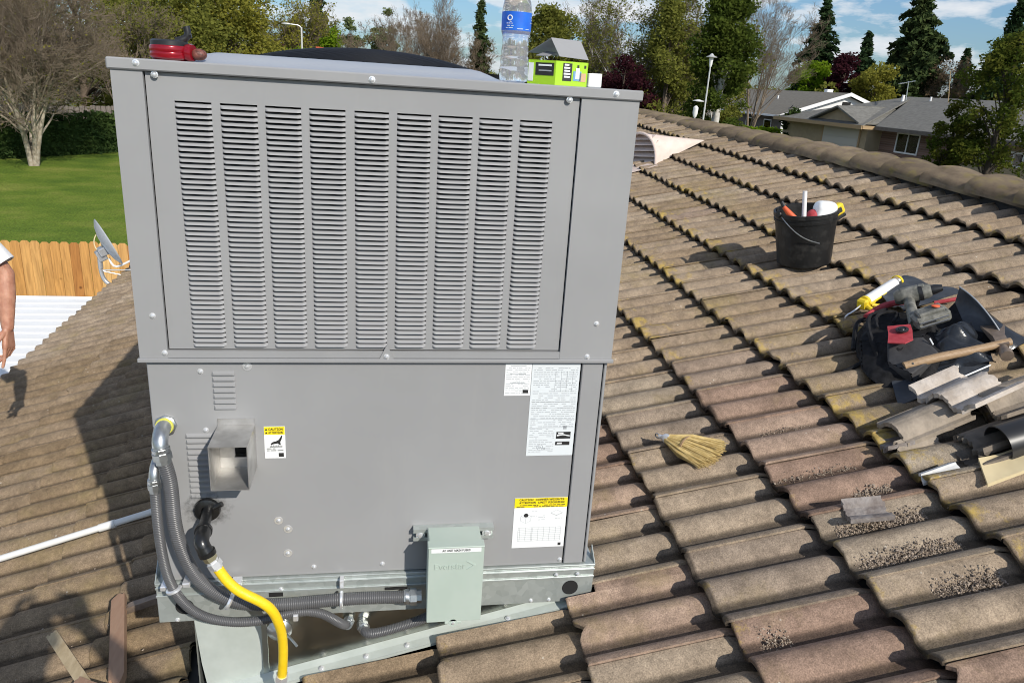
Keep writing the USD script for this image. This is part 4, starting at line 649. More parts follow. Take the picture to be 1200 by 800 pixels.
P, t = sheet(lambda a, b: bil(c, a, b), 0, 0, 0, 0, seed=4); part('front_flap', thick(P, EN*t), M['leather_grey'], tb, smooth=60)
part('white_edging', tube([Q(2.66, .470, .036), Q(2.85, .492, .048)], .003, 6), M['white_label'], tb)
c = [Q(2.70, .575, .03), Q(2.76, .78, .06), Q(2.88, .50, .04), Q(2.93, .72, .10)]
P, t = sheet(lambda a, b: bil(c, a, b)+EN*(.085*math.sin(math.pi*a)**.8*math.sin(math.pi*b)**.8+.016*math.sin(9*a-7*b)*math.sin(math.pi*a)+.010*math.sin(17*a+9*b)), 0, 0, 0, 0, n=40, amp=.018, seed=6); part('leather_bag', thick(P, EN*t), M['leather'], tb, smooth=60)
c = [Q(2.92, .72, .06), Q(3.06, .98, .10), Q(2.98, .62, .03), Q(3.14, .88, .02)]
flo, fli = spline([(2.962, .87, .205), (2.938, .735, .195), (2.945, .650, .150), (2.972, .60, .085), (2.991, .568, .03)], 24), spline([(2.985, .90, .12), (2.945, .80, .10), (2.930, .72, .085), (2.956, .662, .075), (2.992, .626, .04)], 24)
P = V([[Q(*(o*(1-t)+i_*t))+EU*.035*math.sin(math.pi*t)*math.sin(math.pi*k/23) for t in np.linspace(0, 1, 9)] for k, (o, i_) in enumerate(zip(flo, fli))]); part('standing_flap', thick(P, EU*.005), M['leather_grey'], tb, smooth=60)
P = V([[Q(*(o*(1-t)+(o+V([.16, .03, -o[2]+.012]))*t))+EN*.02*math.sin(math.pi*t) for t in np.linspace(0, 1, 9)] for o in flo]); part('flap_back', thick(P, -EN*.004), M['leather'], tb, smooth=60)
P = V([[Q(*(o*(1-t)+V([2.80+.10*k/23, .86-.25*k/23, .075])*t))-EN*.02*math.sin(math.pi*t) for t in np.linspace(0, 1, 9)] for k, o in enumerate(fli)]); part('flap_stitching', tube([Q(*o)+EN*.003 for o in flo], .0028, 5), M['ink_grey'], tb)
part('flap_fold', thick(P, EN*.004), M['nylon'], tb, smooth=60)
dr = thing('power_drill', 'dusty grey cordless drill lying in the black tool pouch', 'drill', Q(2.83, .86, .12))
da, db = Q(2.79, 1.01, .165), Q(2.93, .92, .20); dd = (db-da)/np.linalg.norm(db-da); ds = np.cross(dd, EN); ds /= np.linalg.norm(ds)
part('motor_housing', [tube([da-dd*.01, da+dd*.01, da+dd*.06, da+dd*.12, da+dd*.135], V([.026, .034, .036, .032, .026]), 16), obox(da+dd*.06+EN*.026, [dd, ds, np.cross(dd, ds)], (.10, .03, .02), .006)], M['drill_body'], dr)
for k in range(4): part('vent_slot', obox(da+dd*(.012+.013*k)+EN*.012-ds*.0335, [dd, ds, np.cross(dd, ds)], (.006, .006, .022), .001), M['ink'], dr)
part('rubber_band', tube([da+dd*.088, da+dd*.102], V([.0365, .0355]), 16), M['black_plastic'], dr)
part('trigger', tube([da+dd*.085-EN*.03-ds*.004, da+dd*.075-EN*.062-ds*.008], .010, 8), M['black_plastic'], dr)
part('chuck', [tube([da+dd*.135, da+dd*.15, da+dd*.178], V([.022, .021, .013]), 14)], M['black_plastic'], dr)
ga, gb2 = da+dd*.045-EN*.01, Q(2.735, .79, .135)
gd = (gb2-ga)/np.linalg.norm(gb2-ga)
part('grip', [tube([ga, ga+gd*.07, gb2], V([.024, .021, .025]), 12)], M['drill_body'], dr)
bx = Q(2.775, .765, .165); fx = V([.83, -.25, .42]); fx /= np.linalg.norm(fx); fy = np.cross(EN, fx); fy /= np.linalg.norm(fy); fz = np.cross(fx, fy)
part('battery', [obox(bx, [fx, fy, fz], (.135, .078, .05), .010), obox(bx+fz*.03, [fx, fy, fz], (.10, .06, .02), .006)], M['drill_body'], dr); part('battery_label', obox(bx-fy*.0400+fz*.001-fx*.02, [fx, fy, fz], (.05, .002, .012), .0005), M['ink'], dr); part('release_button', [trimesh.creation.icosphere(2, 1).apply_scale([.022, .016, .006]).apply_translation(bx+fz*.040+fx*.03)], M['orange'], dr)
part('battery_rib', [obox(bx-fy*.040+fz*z, [fx, fy, fz], (.11, .004, .006), .001) for z in (-.012, .006)], M['steel'], dr)
hm = thing('hammer', 'roofing hammer with wooden handle lying across the black leather', 'hammer', Q(2.77, .57, .05))
ha, hb = Q(2.575, .600, .080), Q(2.925, .535, .098)
part('handle', tube(spline([ha, ha+(hb-ha)*.3+EN*.004, ha+(hb-ha)*.7, hb, hb+(hb-ha)*.06], 14), V([.0165]*2+[.0175]*4+[.0165]*4+[.0155]*4), 14), M['handle'], hm)
part('hanging_hole', [lathe([(0, .0008), (.004, .0008), (.0045, 0)], ha+(hb-ha)*.07+V([-.004, -.0135, .0105]), (-.2, -.75, .6), 10)], M['ink'], hm)
hd = V([.10, .82, .30]); hd /= np.linalg.norm(hd); hx = (hb-ha)/np.linalg.norm(hb-ha); hn = np.cross(hd, hx)
h0, h1 = Q(2.975, .665, .095), Q(2.885, .450, .065); hd = (h1-h0)/np.linalg.norm(h1-h0); hx = np.cross(EN, hd); hx /= np.linalg.norm(hx); hn = np.cross(hd, hx); hc = (h0+h1)/2+EN*.012
HH = lambda pts: hull([hc+hd*q[0]+hx*q[1]+hn*q[2] for q in pts])
part('head', [HH([(u, v_, w) for u in (-.02, .04) for v_ in (-.021, .021) for w in (-.018, .018)]), HH([(-.0201, v_, w) for v_ in (-.020, .020) for w in (-.016, .016)]+[(-.118, v_, w) for v_ in (-.040, .044) for w in (-.004, .004)]), tube([hc+hd*.0401, hc+hd*.07, hc+hd*.071, hc+hd*.098], V([.016, .016, .023, .023]), 16)], M['rust_steel'], hm, smooth=25)

# tile fragments: pieces of the same roof tile, lifted out
def frag(u0, u1, v0, v1, c, yaw, tiltu, tiltv, m, label, jag=0., seed=0, flip=False, scale=1.):
    rng = np.random.default_rng(seed); vv = np.unique(np.r_[VS[(VS > v0) & (VS < v1)], v0, v1, np.linspace(v0, v1, 9)]); uu = np.linspace(u0, u1, 7)
    e0, e1 = rng.normal(0, jag, len(vv)), rng.normal(0, jag, len(vv)); P = np.empty((7, len(vv), 3))
    for a, u in enumerate(uu):
        P[a, :, 0] = u+e0*(a == 0)+e1*(a == 6); P[a, :, 1] = vv; P[a, :, 2] = prof(vv+PITCH_V*.5)*(-1 if flip else 1)
    P -= P.reshape(-1, 3).mean(0)*[1, 1, 0]; P *= scale
    cz, sz = math.cos(yaw), math.sin(yaw); Rz = V([[cz, -sz, 0], [sz, cz, 0], [0, 0, 1]]); Ru = V([[math.cos(tiltu), 0, math.sin(tiltu)], [0, 1, 0], [-math.sin(tiltu), 0, math.cos(tiltu)]]); Rv = V([[1, 0, 0], [0, math.cos(tiltv), -math.sin(tiltv)], [0, math.sin(tiltv), math.cos(tiltv)]])
    P = (P @ (Rz @ Ru @ Rv).T) @ V(RAX)+c; n = (Rz @ Ru @ Rv) @ V([0, 0, 1]) @ V(RAX)
    return single('tile_fragment', thick(P, -n*.017), m, label, 'tile fragment', smooth=30)
frag(0, .27, .153*.52, .153*1.52, Q(2.45, .285, .052), .10, -.04, .04, M['tile_frag'], 'curved broken tile end nearest the bag side of the heap', .003, 1)
frag(0, .21, .0, .29, Q(2.60, .305, .095), .16, -.03, -.16, M['mortar_tile'], 'pale broken tile with stepped ridges on top of the heap', .005, 2)
frag(0, .36, .03, .2, Q(2.79, .21, .080), -.02, -.06, .06, M['tile_frag'], 'long whole roof tile half at the right edge of the heap', .003, 3)
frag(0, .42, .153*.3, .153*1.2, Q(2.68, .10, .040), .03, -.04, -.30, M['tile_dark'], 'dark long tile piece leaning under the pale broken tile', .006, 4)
frag(0, .09, .03, .10, Q(2.325, .235, .018), -.1, 0, 0, M['shard'], 'small flat tile chip beside the curved broken tile end', .004, 5)
frag(0, .15, .04, .13, Q(2.38, .180, .010), .1, .03, .1, M['tile_frag'], 'yellowish tile chip below the curved broken tile end', .006, 6)
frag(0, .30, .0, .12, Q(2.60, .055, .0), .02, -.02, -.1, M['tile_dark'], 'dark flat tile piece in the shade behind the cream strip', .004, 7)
frag(0, .12, .01, .115, Q(2.042, -.055, .030), -.25, .05, .10, M['shard'], 'square brownish grey shard lying alone on a tile', .0025, 8)
P = V([[Q(2.288, .062, .012), Q(2.280, .042, .024), Q(2.278, .037, .018), Q(2.272, .014, .010)], [Q(2.395, .068, .014), Q(2.398, .048, .026), Q(2.400, .043, .020), Q(2.404, .020, .012)]])
single('white_chip', thick(P, EN*.009), M['stone_white'], 'chalky white stepped moulding chip left of the cream strip', 'chip', smooth=False)
c = [Q(2.415, -.075, .012), Q(2.452, .022, .035), Q(2.80, -.06, .030), Q(2.80, .04, .065)]
P = V([[bil(c, a, b)-EN*.020*math.sin(math.pi*min(1, b*1.6))*a for a in np.linspace(0, 1, 9)] for b in np.linspace(0, 1, 13)])
single('cream_strip', thick(P, EN*.012), M['cream'], 'cream curved plastic strip lying under the black pipe end', 'strip', smooth=40)
P = V([[Q(x, .045, .055)+.062*(EV*math.cos(t)+EN*math.sin(t)) for t in np.linspace(-.3, math.pi+.3, 15)] for x in (2.53, 2.95)])
single('black_pipe', thick(P, -EN*.004), M['black_plastic'], 'black half pipe end lying at the right edge on the heap', 'pipe', smooth=40)
# whisk broom
br = thing('whisk_broom', 'straw whisk broom with metal ring lying on the tiles', 'broom', Q(1.73, .52, .0))
b0, b1 = Q(1.655, .622, .052), Q(1.80, .435, .035); bd = (b1-b0)/np.linalg.norm(b1-b0); bs_ = np.cross(EN, bd); bs_ /= np.linalg.norm(bs_)
rg = np.random.default_rng(21); st = []
for i in range(430):
    s, h = rg.uniform(-1, 1), rg.uniform(-1, 1); s2 = s*(.078+.012*rg.random()); l = (.205+.022*rg.random())*(1-.10*s*s)+.0
    p0 = b0+bs_*s*.015+EN*h*.015*math.sqrt(max(0, 1-s*s)); p2 = b0+bd*l+bs_*s2*1.05+EN*(h*.016*math.sqrt(max(0, 1-s*s))-.008); p1 = p0*.55+p2*.45+bs_*s*.014+EN*h*.009
    st.append(tube([p0, p1, p2+rg.normal(0, .003, 3)], V([.0017, .0016, .001]), 4, caps=False))
core = V([[b0+bd*(.02+.16*a)+bs_*(.02+.055*a)*q+EN*(.004*math.cos(q*1.5)-.006*a) for q in np.linspace(-1, 1, 9)] for a in np.linspace(0, 1, 6)])
part('straw', st, M['straw'], br, smooth=False); part('straw_core', thick(core, -EN*.012), M['straw'], br, smooth=40)
part('binding', [tube([b0+bd*d_+bs_*w*math.cos(t)+EN*(w*.55*math.sin(t)+.001) for t in np.linspace(0, 6.283, 25)], .0018, 5) for d_, w in ((.045, .0255), (.085, .042), (.09, .0435))], M['handle'], br)
part('handle_cap', [lathe([(0, -.030), (.008, -.030), (.009, -.012), (.0135, -.010), (.0185, .000), (.0175, .016), (.013, .018)], b0, bd, 16)], M['zinc'], br); part('hang_ring', [tube([b0-bd*.036+.010*(bd*math.cos(t)+EN*math.sin(t)) for t in np.linspace(0, 6.283, 16)], .0025, 5)], M['darkzinc'], br)
# crumbs of moss and mortar in the pans
rg = np.random.default_rng(33)
def crumbs(n, fx):
    out = trimesh.creation.icosphere(0, 1.); V0, F0 = out.vertices, out.faces; vs, fs = [], []
    for i in range(n):
        c, s = fx(); M_ = rg.normal(0, 1, (3, 3)); q, _ = np.linalg.qr(M_); v = (V0*rg.uniform(.5, 1.3, (12, 1))*[1, .7, .5]) @ q.T*s+c; vs.append(v); fs.append(F0+12*i)
    return trimesh.Trimesh(np.vstack(vs), np.vstack(fs), process=False)
def pan_y(y): 
    return (np.round(y/PITCH_V-.5)+.5)*PITCH_V
def strip(x0, x1, y, spread, s0, s1, up=.012):
    yp = pan_y(y)
    def f():
        t = rg.random(); x = x0+(x1-x0)*t; yy = yp+rg.normal(0, spread)+.012; kx = (x-X0)/DX; fr = kx-math.floor(kx)
        h = float(prof(V([yy+PITCH_V*.5]))[0]); return rp(x, yy, -.045)+EN*(RISE*(1-fr)+h+abs(rg.normal(0, up*math.sin(math.pi*min(1, max(0, t)))**.5*.7))+.002), rg.uniform(s0, s1)
    return f
def everywhere():
    x, y = rg.uniform(-2.2, 4.1), rg.uniform(-1., 3.2); kx = (x-X0)/DX; fr = kx-math.floor(kx)
    if -.1 < x < 1.4 and y > -.1: x += 1.5
    yy = pan_y(y)+rg.normal(0, .018); return rp(x, yy, -.045)+EN*(RISE*(1-fr)+float(prof(V([yy+PITCH_V*.5]))[0])+.0015), rg.uniform(.0015, .005)
d_ = trimesh.util.concatenate([crumbs(2000, strip(1.93, 2.25, -.29, .010, .0016, .0058)), crumbs(900, strip(2.05, 2.25, -.44, .011, .0016, .0055)), crumbs(1400, strip(1.96, 2.24, -.135, .010, .0016, .0055)), crumbs(420, strip(2.10, 2.23, .02, .008, .003, .006)), crumbs(160, strip(1.58, 1.66, -.44, .012, .002, .005)), crumbs(130, strip(1.9, 2.2, .17, .007, .002, .005)), crumbs(110, strip(2.0, 2.2, .48, .006, .002, .005)), crumbs(900, everywhere)])
single('roof_debris', d_, M['debris'], 'dark crumbs of moss and mortar gathered in the tile valleys', 'debris', smooth=False, kind='stuff')

# ------------------------------------------------------------------ below the eave: patio cover, dish, fence
pc = thing('patio_cover', 'white ribbed metal patio cover below the left eave', 'patio cover', (-4.5, 3., GZ))
def patio_panel(y0):
    ys = y0+V([0, .166, .172, .182, .188, .2]); zs = V([0, 0, .009, .009, 0, 0]); ys = np.r_[ys, ys+.2]; zs = np.r_[zs, zs]
    return thick(V([[(x, y, -1.215+z+.006*(x+2)) for y, z in zip(ys, zs)] for x in (-7.6, -1.95)]), (0, 0, -.002))
for i in range(24): part('roof_panel', patio_panel(-2.67+.4*i+.0006*i), M['roof_white'], pc, smooth=False)
part('end_trim', box((-7.6, 6.936, -1.28), (-2.0, 6.965, -1.205), .003), M['roof_white'], pc); part('beam', box((-7.5, 6.6, -1.46), (-2.1, 6.7, -1.26)), M['roof_white'], pc, smooth=False)
for x in (-7.4, -5.1, -2.7): part('post', box((x, 6.61, GZ), (x+.09, 6.69, -1.46)), M['roof_white'], pc, smooth=False)
fe = thing('cedar_fence', 'new orange cedar board fence with dog-eared tops before the lawn', 'fence', (-5, 12.32, GZ))
rg = np.random.default_rng(4)
for i in range(66):
    x0 = -11.+.1585*i; w = .1515; z1 = GZ+1.83+rg.normal(0, .008); d = rg.normal(0, .005)
    pl = sg.Polygon([(x0, GZ+.05), (x0+w, GZ+.05), (x0+w, z1-.038), (x0+w-.036, z1), (x0+.036, z1), (x0, z1-.038)]); m = panel(pl, 12.32+d, .018)
    part('fence_board', m, M['cedar'], fe, smooth=False, prim=None); gm = stage.GetPrimAtPath(f"/World/cedar_fence/fence_board{'_%03d' % i if i else ''}"); nv = len(UsdGeom.Mesh(gm).GetPointsAttr().Get())
    UsdGeom.PrimvarsAPI(gm).CreatePrimvar('tint', T.FloatArray, 'vertex').Set(Vt.FloatArray([float(np.clip(rg.normal(.5, .28), 0, 1))]*nv))
for z in (.35, 1.0, 1.6): part('rail', box((-11., 12.345, GZ+z), (-.6, 12.385, GZ+z+.09)), M['wood_new'], fe, smooth=False)
for x in (-10.5, -8.1, -5.7, -3.3, -.9): part('post', box((x, 12.39, GZ-.2), (x+.09, 12.48, GZ+1.75)), M['wood_new'], fe, smooth=False)
sdh = thing('satellite_dish', 'grey satellite dish mounted on the far left eave', 'satellite dish', (-2.38, 7., -1.1))
dn = V([.82, .42, .40]); dn /= np.linalg.norm(dn); dc_ = V([-2.39, 7., -.585])
part('reflector', lathe([(0, -.075), (.10, -.068), (.20, -.045), (.262, -.012), (.272, -.004), (.274, .002), (.266, .004), (.20, -.034), (.10, -.058), (0, -.064)], dc_, dn, 32).apply_transform(np.eye(4)), M['dish'], sdh, smooth=50)
part('mount_bracket', [obox(V([-2.475, 6.98, -.735]), frame(dn), (.10, .12, .09), .01), obox(V([-2.44, 6.98, -.68]), frame(dn), (.13, .09, .12), .01), cyl((-2.49, 6.97, -.80), (-2.49, 6.97, -.88), .026)], M['dish_back'], sdh)
part('mast', tube(spline([(-2.49, 6.97, -.72), (-2.49, 6.97, -.92), (-2.46, 6.97, -1.02), (-2.34, 6.97, -1.10), (-2.28, 6.97, -1.11)], 14), .022, 12), M['dish_back'], sdh)
part('strut', [tube([(-2.48, 6.97, -.90), (-2.0, 7.02, -.90)], .007, 6)], M['dish_back'], sdh); part('strut', [tube([(-2.48, 6.97, -.91), (-2.12, 7.1, -1.03)], .007, 6)], M['dish_back'], sdh)
part('feed_arm', tube(spline([(-2.40, 6.99, -.77), (-2.35, 6.99, -.86), (-2.27, 6.99, -.84), (-2.10, 6.98, -.74)], 10), .012, 8), M['white_plastic'], sdh); part('receiver', lathe([(0, 0), (.03, 0), (.03, .06), (.02, .08), (0, .08)], (-2.10, 6.98, -.74), (-.8, 0, .4), 14), M['white_plastic'], sdh)
part('cable', [tube(spline([(-2.50, 6.98, -.70), (-2.53, 6.98, -.57), (-2.49, 6.98, -.50), (-2.46, 6.98, -.60), (-2.45, 6.98, -.70)], 14), .006, 5)], M['cream'], sdh)
# ------------------------------------------------------------------ people
from manifold3d import Manifold
def ball(p, r, n=20): return Manifold.sphere(float(r), n).translate([float(q) for q in p])
def bone(a, ra, b, rb): return Manifold.batch_hull([ball(a, ra), ball(b, rb)])
def skinned(bones, edge, it=8):
    m = bones[0]
    for b in bones[1:]: m = m+b
    t = tm(m.refine_to_length(edge)); t = trimesh.Trimesh(t.vertices, t.faces, process=True); trimesh.smoothing.filter_taubin(t, iterations=it); return t
def hand_bones(wr, d, n, s, scale=1., curl=.45, point=False):
    """Palm and five fingers: wr wrist, d along the hand, n out of the back of the hand, s towards the thumb side."""
    d, n, s = [V(q, float)/np.linalg.norm(q) for q in (d, n, s)]; k = scale; out = []
    for q in (-.030, -.010, .010, .030): out.append(bone(wr+s*q*.6*k, .013*k, wr+d*.088*k+s*q*k, .0115*k))
    out.append(Manifold.batch_hull([ball(wr+s*q*k, .014*k) for q in (-.018, .018)]+[ball(wr+d*.08*k+s*q*k, .012*k) for q in (-.030, .030)]))
    for i, (q, l) in enumerate([(.031, .92), (.0105, 1.0), (-.0105, .94), (-.031, .76)]):
        a = wr+d*.088*k+s*q*k; ang = 0.; c = curl*(1+.25*i)*(.25 if point and i == 0 else 1); r = .0092*k
        for j, seg in enumerate((.044, .027, .022)):
            ang += c*(.7, 1., .6)[j]; b = a+(d*math.cos(ang)-n*math.sin(ang))*seg*l*k; out.append(bone(a, r, b, r-.0009*k)); a, r = b, r-.0009*k
    t0 = wr+d*.020*k+s*.030*k-n*.006*k; t1 = t0+(d*.75+s*.55-n*.25)*.040*k; t2 = t1+(d*.95+s*.15-n*.25)*.030*k; t3 = t2+(d*.95-s*.05-n*.3)*.024*k
    out += [bone(wr, .013*k, t0, .015*k), bone(t0, .0145*k, t1, .0115*k), bone(t1, .0115*k, t2, .010*k), bone(t2, .010*k, t3, .0082*k)]
    return out
def person(label, J, face, hands):
    """J: joints; one continuous body, clothing as children."""
    th_ = thing('person', label, 'person', (J['pelvis'][0], J['pelvis'][1], J['footL'][2]-.06)); J = {k: V(v, float) for k, v in J.items()}; f = V(face, float)/np.linalg.norm(face); side = np.cross(f, [0, 0, 1])
    b = [bone(J['pelvis'], .125, J['chest'], .135), bone(J['chest'], .12, J['neck']-V([0, 0, .06]), .10), bone(J['neck']-V([0, 0, .08]), .062, J['head']-V([0, 0, .03]), .058)]
    for s in 'LR':
        sh, el, wr = J['sh'+s], J['el'+s], J['wr'+s]
        b += [bone(J['chest']+V([0, 0, .10]), .10, sh, .066), bone(sh, .060, el, .042), bone(el, .0425, el*.6+wr*.4, .044), bone(el*.6+wr*.4, .044, wr, .0285)]
        b += hand_bones(wr+(wr-el)/np.linalg.norm(wr-el)*.012, *hands[s])
        b += [bone(J['pelvis'], .115, J['hip'+s], .10), bone(J['hip'+s], .092, J['kn'+s], .060), bone(J['kn'+s], .06, J['kn'+s]*.6+J['foot'+s]*.4, .062), bone(J['kn'+s]*.6+J['foot'+s]*.4, .06, J['foot'+s], .042)]
    H = J['head']; b += [ball(H+V([0, 0, .03]), .092), bone(H+V([0, 0, .0])+f*.028, .075, H-V([0, 0, .065])+f*.045, .045), bone(H+f*.092+V([0, 0, .005]), .011, H+f*.112-V([0, 0, .028]), .015)]+[bone(H+side*q*.092-V([0, 0, .0]), .012, H+side*q*.094+V([0, 0, .035]), .016) for q in (-1, 1)]
    body = skinned(b, .012, 6); bp = part('body', body, M['skin'], th_, smooth=True)
    eyes = [trimesh.creation.icosphere(2, .012).apply_translation(H+f*.088+side*q*.032+V([0, 0, .018])) for q in (-1, 1)]
    for e in eyes: part('eye', e, M['white_label'], bp)
    part('mouth', tube([H+f*.094+side*q*.022-V([0, 0, .062+.004*abs(q)]) for q in (-1, -.5, 0, .5, 1)], .005, 6), M['rust_red'], bp)
    part('hair', skinned([ball(H+V([0, 0, .045])-f*.012, .099), ball(H-f*.03-V([0, 0, .02]), .085)], .03, 3), M['hair'], bp, smooth=True)
    sh = [bone(J['pelvis']-V([0, 0, .04]), .150, J['chest'], .152), bone(J['chest'], .14, J['neck']-V([0, 0, .075]), .105)]
    for s in 'LR':
        A, E_ = J['sh'+s], J['el'+s]; sh += [bone(J['chest']+V([0, 0, .10]), .115, A, .078), bone(A, .074, A*.30+E_*.70, .066)]
    sm_ = skinned(sh, .02, 4); sm_.vertices += sm_.vertex_normals*((meshkit.fbm(sm_.vertices*[9, 9, 6], 3, 4)-.5)*.024)[:, None]
    for s in 'LR':
        A, E_ = J['sh'+s], J['el'+s]; d_ = (E_-A)/np.linalg.norm(E_-A); o_ = A*.45+E_*.55; a1, a2, _ = frame(d_); aa_ = np.linspace(0, 2*np.pi, 33); rows = []
        for t in np.linspace(0, 1, 8): rows.append([o_+d_*(.105*t*(1+.05*math.sin(2*q+1)))+(.0715+.012*t+.004*t*math.sin(3*q+2)+.0025*t*math.sin(7*q))*(a1*math.cos(q)+a2*math.sin(q)) for q in aa_])
        part('sleeve', thick(V(rows), (0, 0, .001)), M['tshirt'], bp, smooth=True)
    part('shirt', sm_, M['tshirt'], bp, smooth=True)
    part('trousers', skinned([bone(J['pelvis'], .135, J['hip'+s], .112) for s in 'LR']+[bone(J['hip'+s], .104, J['kn'+s], .078) for s in 'LR']+[bone(J['kn'+s], .078, J['foot'+s]+V([0, 0, .03]), .068) for s in 'LR'], .03, 4), M['jeans'], bp, smooth=True)
    for s in 'LR': part('boot', skinned([bone(J['foot'+s]-V([0, 0, .015])-f*.03, .05, J['foot'+s]-V([0, 0, .022])+f*.15, .042), bone(J['foot'+s]+V([0, 0, .04]), .055, J['foot'+s]-V([0, 0, .015]), .052)], .03, 3), M['boots'], bp, smooth=True)
    return th_
fz = lambda x, y: rz(x, y, .07)
person('person in a white T-shirt at the left picture edge, bare forearm and hand hanging down', dict(pelvis=(-1.74, 2.28, .10), chest=(-1.70, 2.28, .45), neck=(-1.70, 2.27, .66), head=(-1.70, 2.25, .80), shL=(-1.49, 2.28, .565), elL=(-1.318, 2.28, .265), wrL=(-1.308, 2.20, .005), shR=(-1.90, 2.28, .57), elR=(-2.02, 2.3, .30), wrR=(-2.02, 2.18, .05),
    hipL=(-1.64, 2.28, .04), knL=(-1.60, 2.24, -.38), footL=(-1.60, 2.30, fz(-1.60, 2.30)), hipR=(-1.84, 2.28, .04), knR=(-1.88, 2.24, -.45), footR=(-1.90, 2.30, fz(-1.90, 2.30))), (.15, -1, 0), dict(L=((.02, -.26, -1), (.96, .12, .06), (-.1, -.95, .3), 1.10, .42, True), R=((0, -.2, -1), (-1, .1, 0), (0, -1, .2), 1.04, .4)))
person('person standing behind the camera with phone raised, whose shadow falls bottom left', dict(pelvis=(.62, -2.38, .58), chest=(.62, -2.31, .98), neck=(.62, -2.25, 1.27), head=(.62, -2.18, 1.42), shL=(.44, -2.26, 1.17), elL=(.40, -2.04, 1.08), wrL=(.45, -1.955, 1.29), shR=(.80, -2.26, 1.17), elR=(.90, -2.06, 1.16), wrR=(.725, -1.955, 1.30),
    hipL=(.54, -2.38, .50), knL=(.50, -2.36, .06), footL=(.47, -2.44, fz(.47, -2.44)), hipR=(.72, -2.38, .50), knR=(.76, -2.36, .10), footR=(.80, -2.44, fz(.80, -2.44))), (0, 1, -.0), dict(L=((.25, .25, 1), (-1, -.2, .2), (.3, -1, .1), 1., .45), R=((-.25, .25, 1), (1, -.2, .2), (-.3, -1, .1), 1., .45)))
single('phone', box((.505, -1.902, 1.315), (.664, -1.893, 1.392), .004), M['black_plastic'], 'black phone held up by the person behind the camera', 'phone')

# ------------------------------------------------------------------ ground, lawn, hedges, far fence
g_ = np.linspace(-1, 1, 41); g_ = np.sign(g_)*np.abs(g_)**2*700
single('ground', grid(V([[(x, y+60, GZ-.004) for y in g_] for x in g_])), M['earth'], loc=(0, 60, GZ), kind='structure', smooth=False)
rg = np.random.default_rng(2)
edge = [(-40, -10), (8, -10), (8, 62), (-9.5, 55), (-13.0, 46), (-16.5, 39.5), (-20, 35), (-40, 32)]
lw = extr(sg.Polygon(edge), .004); lw.apply_translation((0, 0, GZ-.004)); lawn = single('lawn', lw, M['grass'], loc=(-10, 25, GZ), kind='structure', smooth=False)

def cards(C, size, rng, up=.35, asp=1.6):
    n = len(C); a = rng.normal(size=(n, 3)); a[:, 2] *= .6; a /= np.linalg.norm(a, axis=1, keepdims=True); b = rng.normal(size=(n, 3))+[0, 0, up]; b -= a*(a*b).sum(1, keepdims=True); b /= np.linalg.norm(b, axis=1, keepdims=True)
    s = size*rng.uniform(.6, 1.3, (n, 1)); a = a*s*asp*.5; b = b*s*.5
    v = np.stack([C-a, C-b*.9, C+a, C+b*.9], 1).reshape(-1, 3); i = np.arange(n)[:, None]*4
    return trimesh.Trimesh(v, np.vstack([i+[0, 1, 2], i+[0, 2, 3]]), process=False)
def tubes(P, r, s=3):
    """Batch of tubes: P (n, m, 3) polylines with radii r (n, m)."""
    n, m = P.shape[:2]; tg = np.gradient(P, axis=1); tg /= np.linalg.norm(tg, axis=2, keepdims=True)+1e-9
    ref = np.where(np.abs(tg[:, :1, 2:]) < .9, V([[[0, 0, 1.]]]), V([[[1., 0, 0]]])); a = np.cross(np.broadcast_to(ref, tg.shape), tg); a /= np.linalg.norm(a, axis=2, keepdims=True)+1e-9; b = np.cross(tg, a)
    t = np.arange(s)*2*np.pi/s; v = P[:, :, None]+r[:, :, None, None]*(np.cos(t)[:, None]*a[:, :, None]+np.sin(t)[:, None]*b[:, :, None])
    k = np.arange(n)[:, None, None]*m*s+np.arange(m-1)[None, :, None]*s; j = np.arange(s)[None, None]; jn = (j+1) % s
    q = np.stack([k+j, k+jn, k+s+jn, k+s+j], -1).reshape(-1, 4); return trimesh.Trimesh(v.reshape(-1, 3), np.vstack([q[:, [0, 1, 2]], q[:, [0, 2, 3]]]), process=False)
def grow(rng, P, r, n, l0, l1, ang, upw, m=5, wig=.12, rk=.55, t0=.3):
    """Children of the polylines P with radii r: n each."""
    N, m0 = P.shape[:2]; t = np.sort(rng.uniform(t0, 1., (N, n)), 1); x = t*(m0-1); i = np.minimum(x.astype(int), m0-2); f = (x-i)[..., None]; idx = np.arange(N)[:, None]
    o = P[idx, i]*(1-f)+P[idx, i+1]*f; d = P[idx, i+1]-P[idx, i]; d /= np.linalg.norm(d, axis=2, keepdims=True)+1e-9; rr = r[idx, i]*(1-f[..., 0])+r[idx, i+1]*f[..., 0]
    L_ = np.linalg.norm(np.diff(P, axis=1), axis=2).sum(1)[:, None]*rng.uniform(l0, l1, (N, n))*(1.15-.45*t)
    w = rng.normal(size=d.shape); w -= d*(w*d).sum(2, keepdims=True); w /= np.linalg.norm(w, axis=2, keepdims=True); th = rng.normal(ang, ang*.25, (N, n))[..., None]
    e = d*np.cos(th)+w*np.sin(th)+V([0, 0, upw]); e /= np.linalg.norm(e, axis=2, keepdims=True)
    o, e, L_, rr = o.reshape(-1, 3), e.reshape(-1, 3), L_.ravel(), rr.ravel(); Q = np.empty((len(o), m, 3)); Q[:, 0] = o
    for k in range(1, m):
        e = e+rng.normal(0, wig, e.shape)+V([0, 0, upw*.25]); e /= np.linalg.norm(e, axis=1, keepdims=True); Q[:, k] = Q[:, k-1]+e*(L_/(m-1))[:, None]
    R = (rr*rk)[:, None]*np.linspace(1, .35, m)[None]; return Q, R
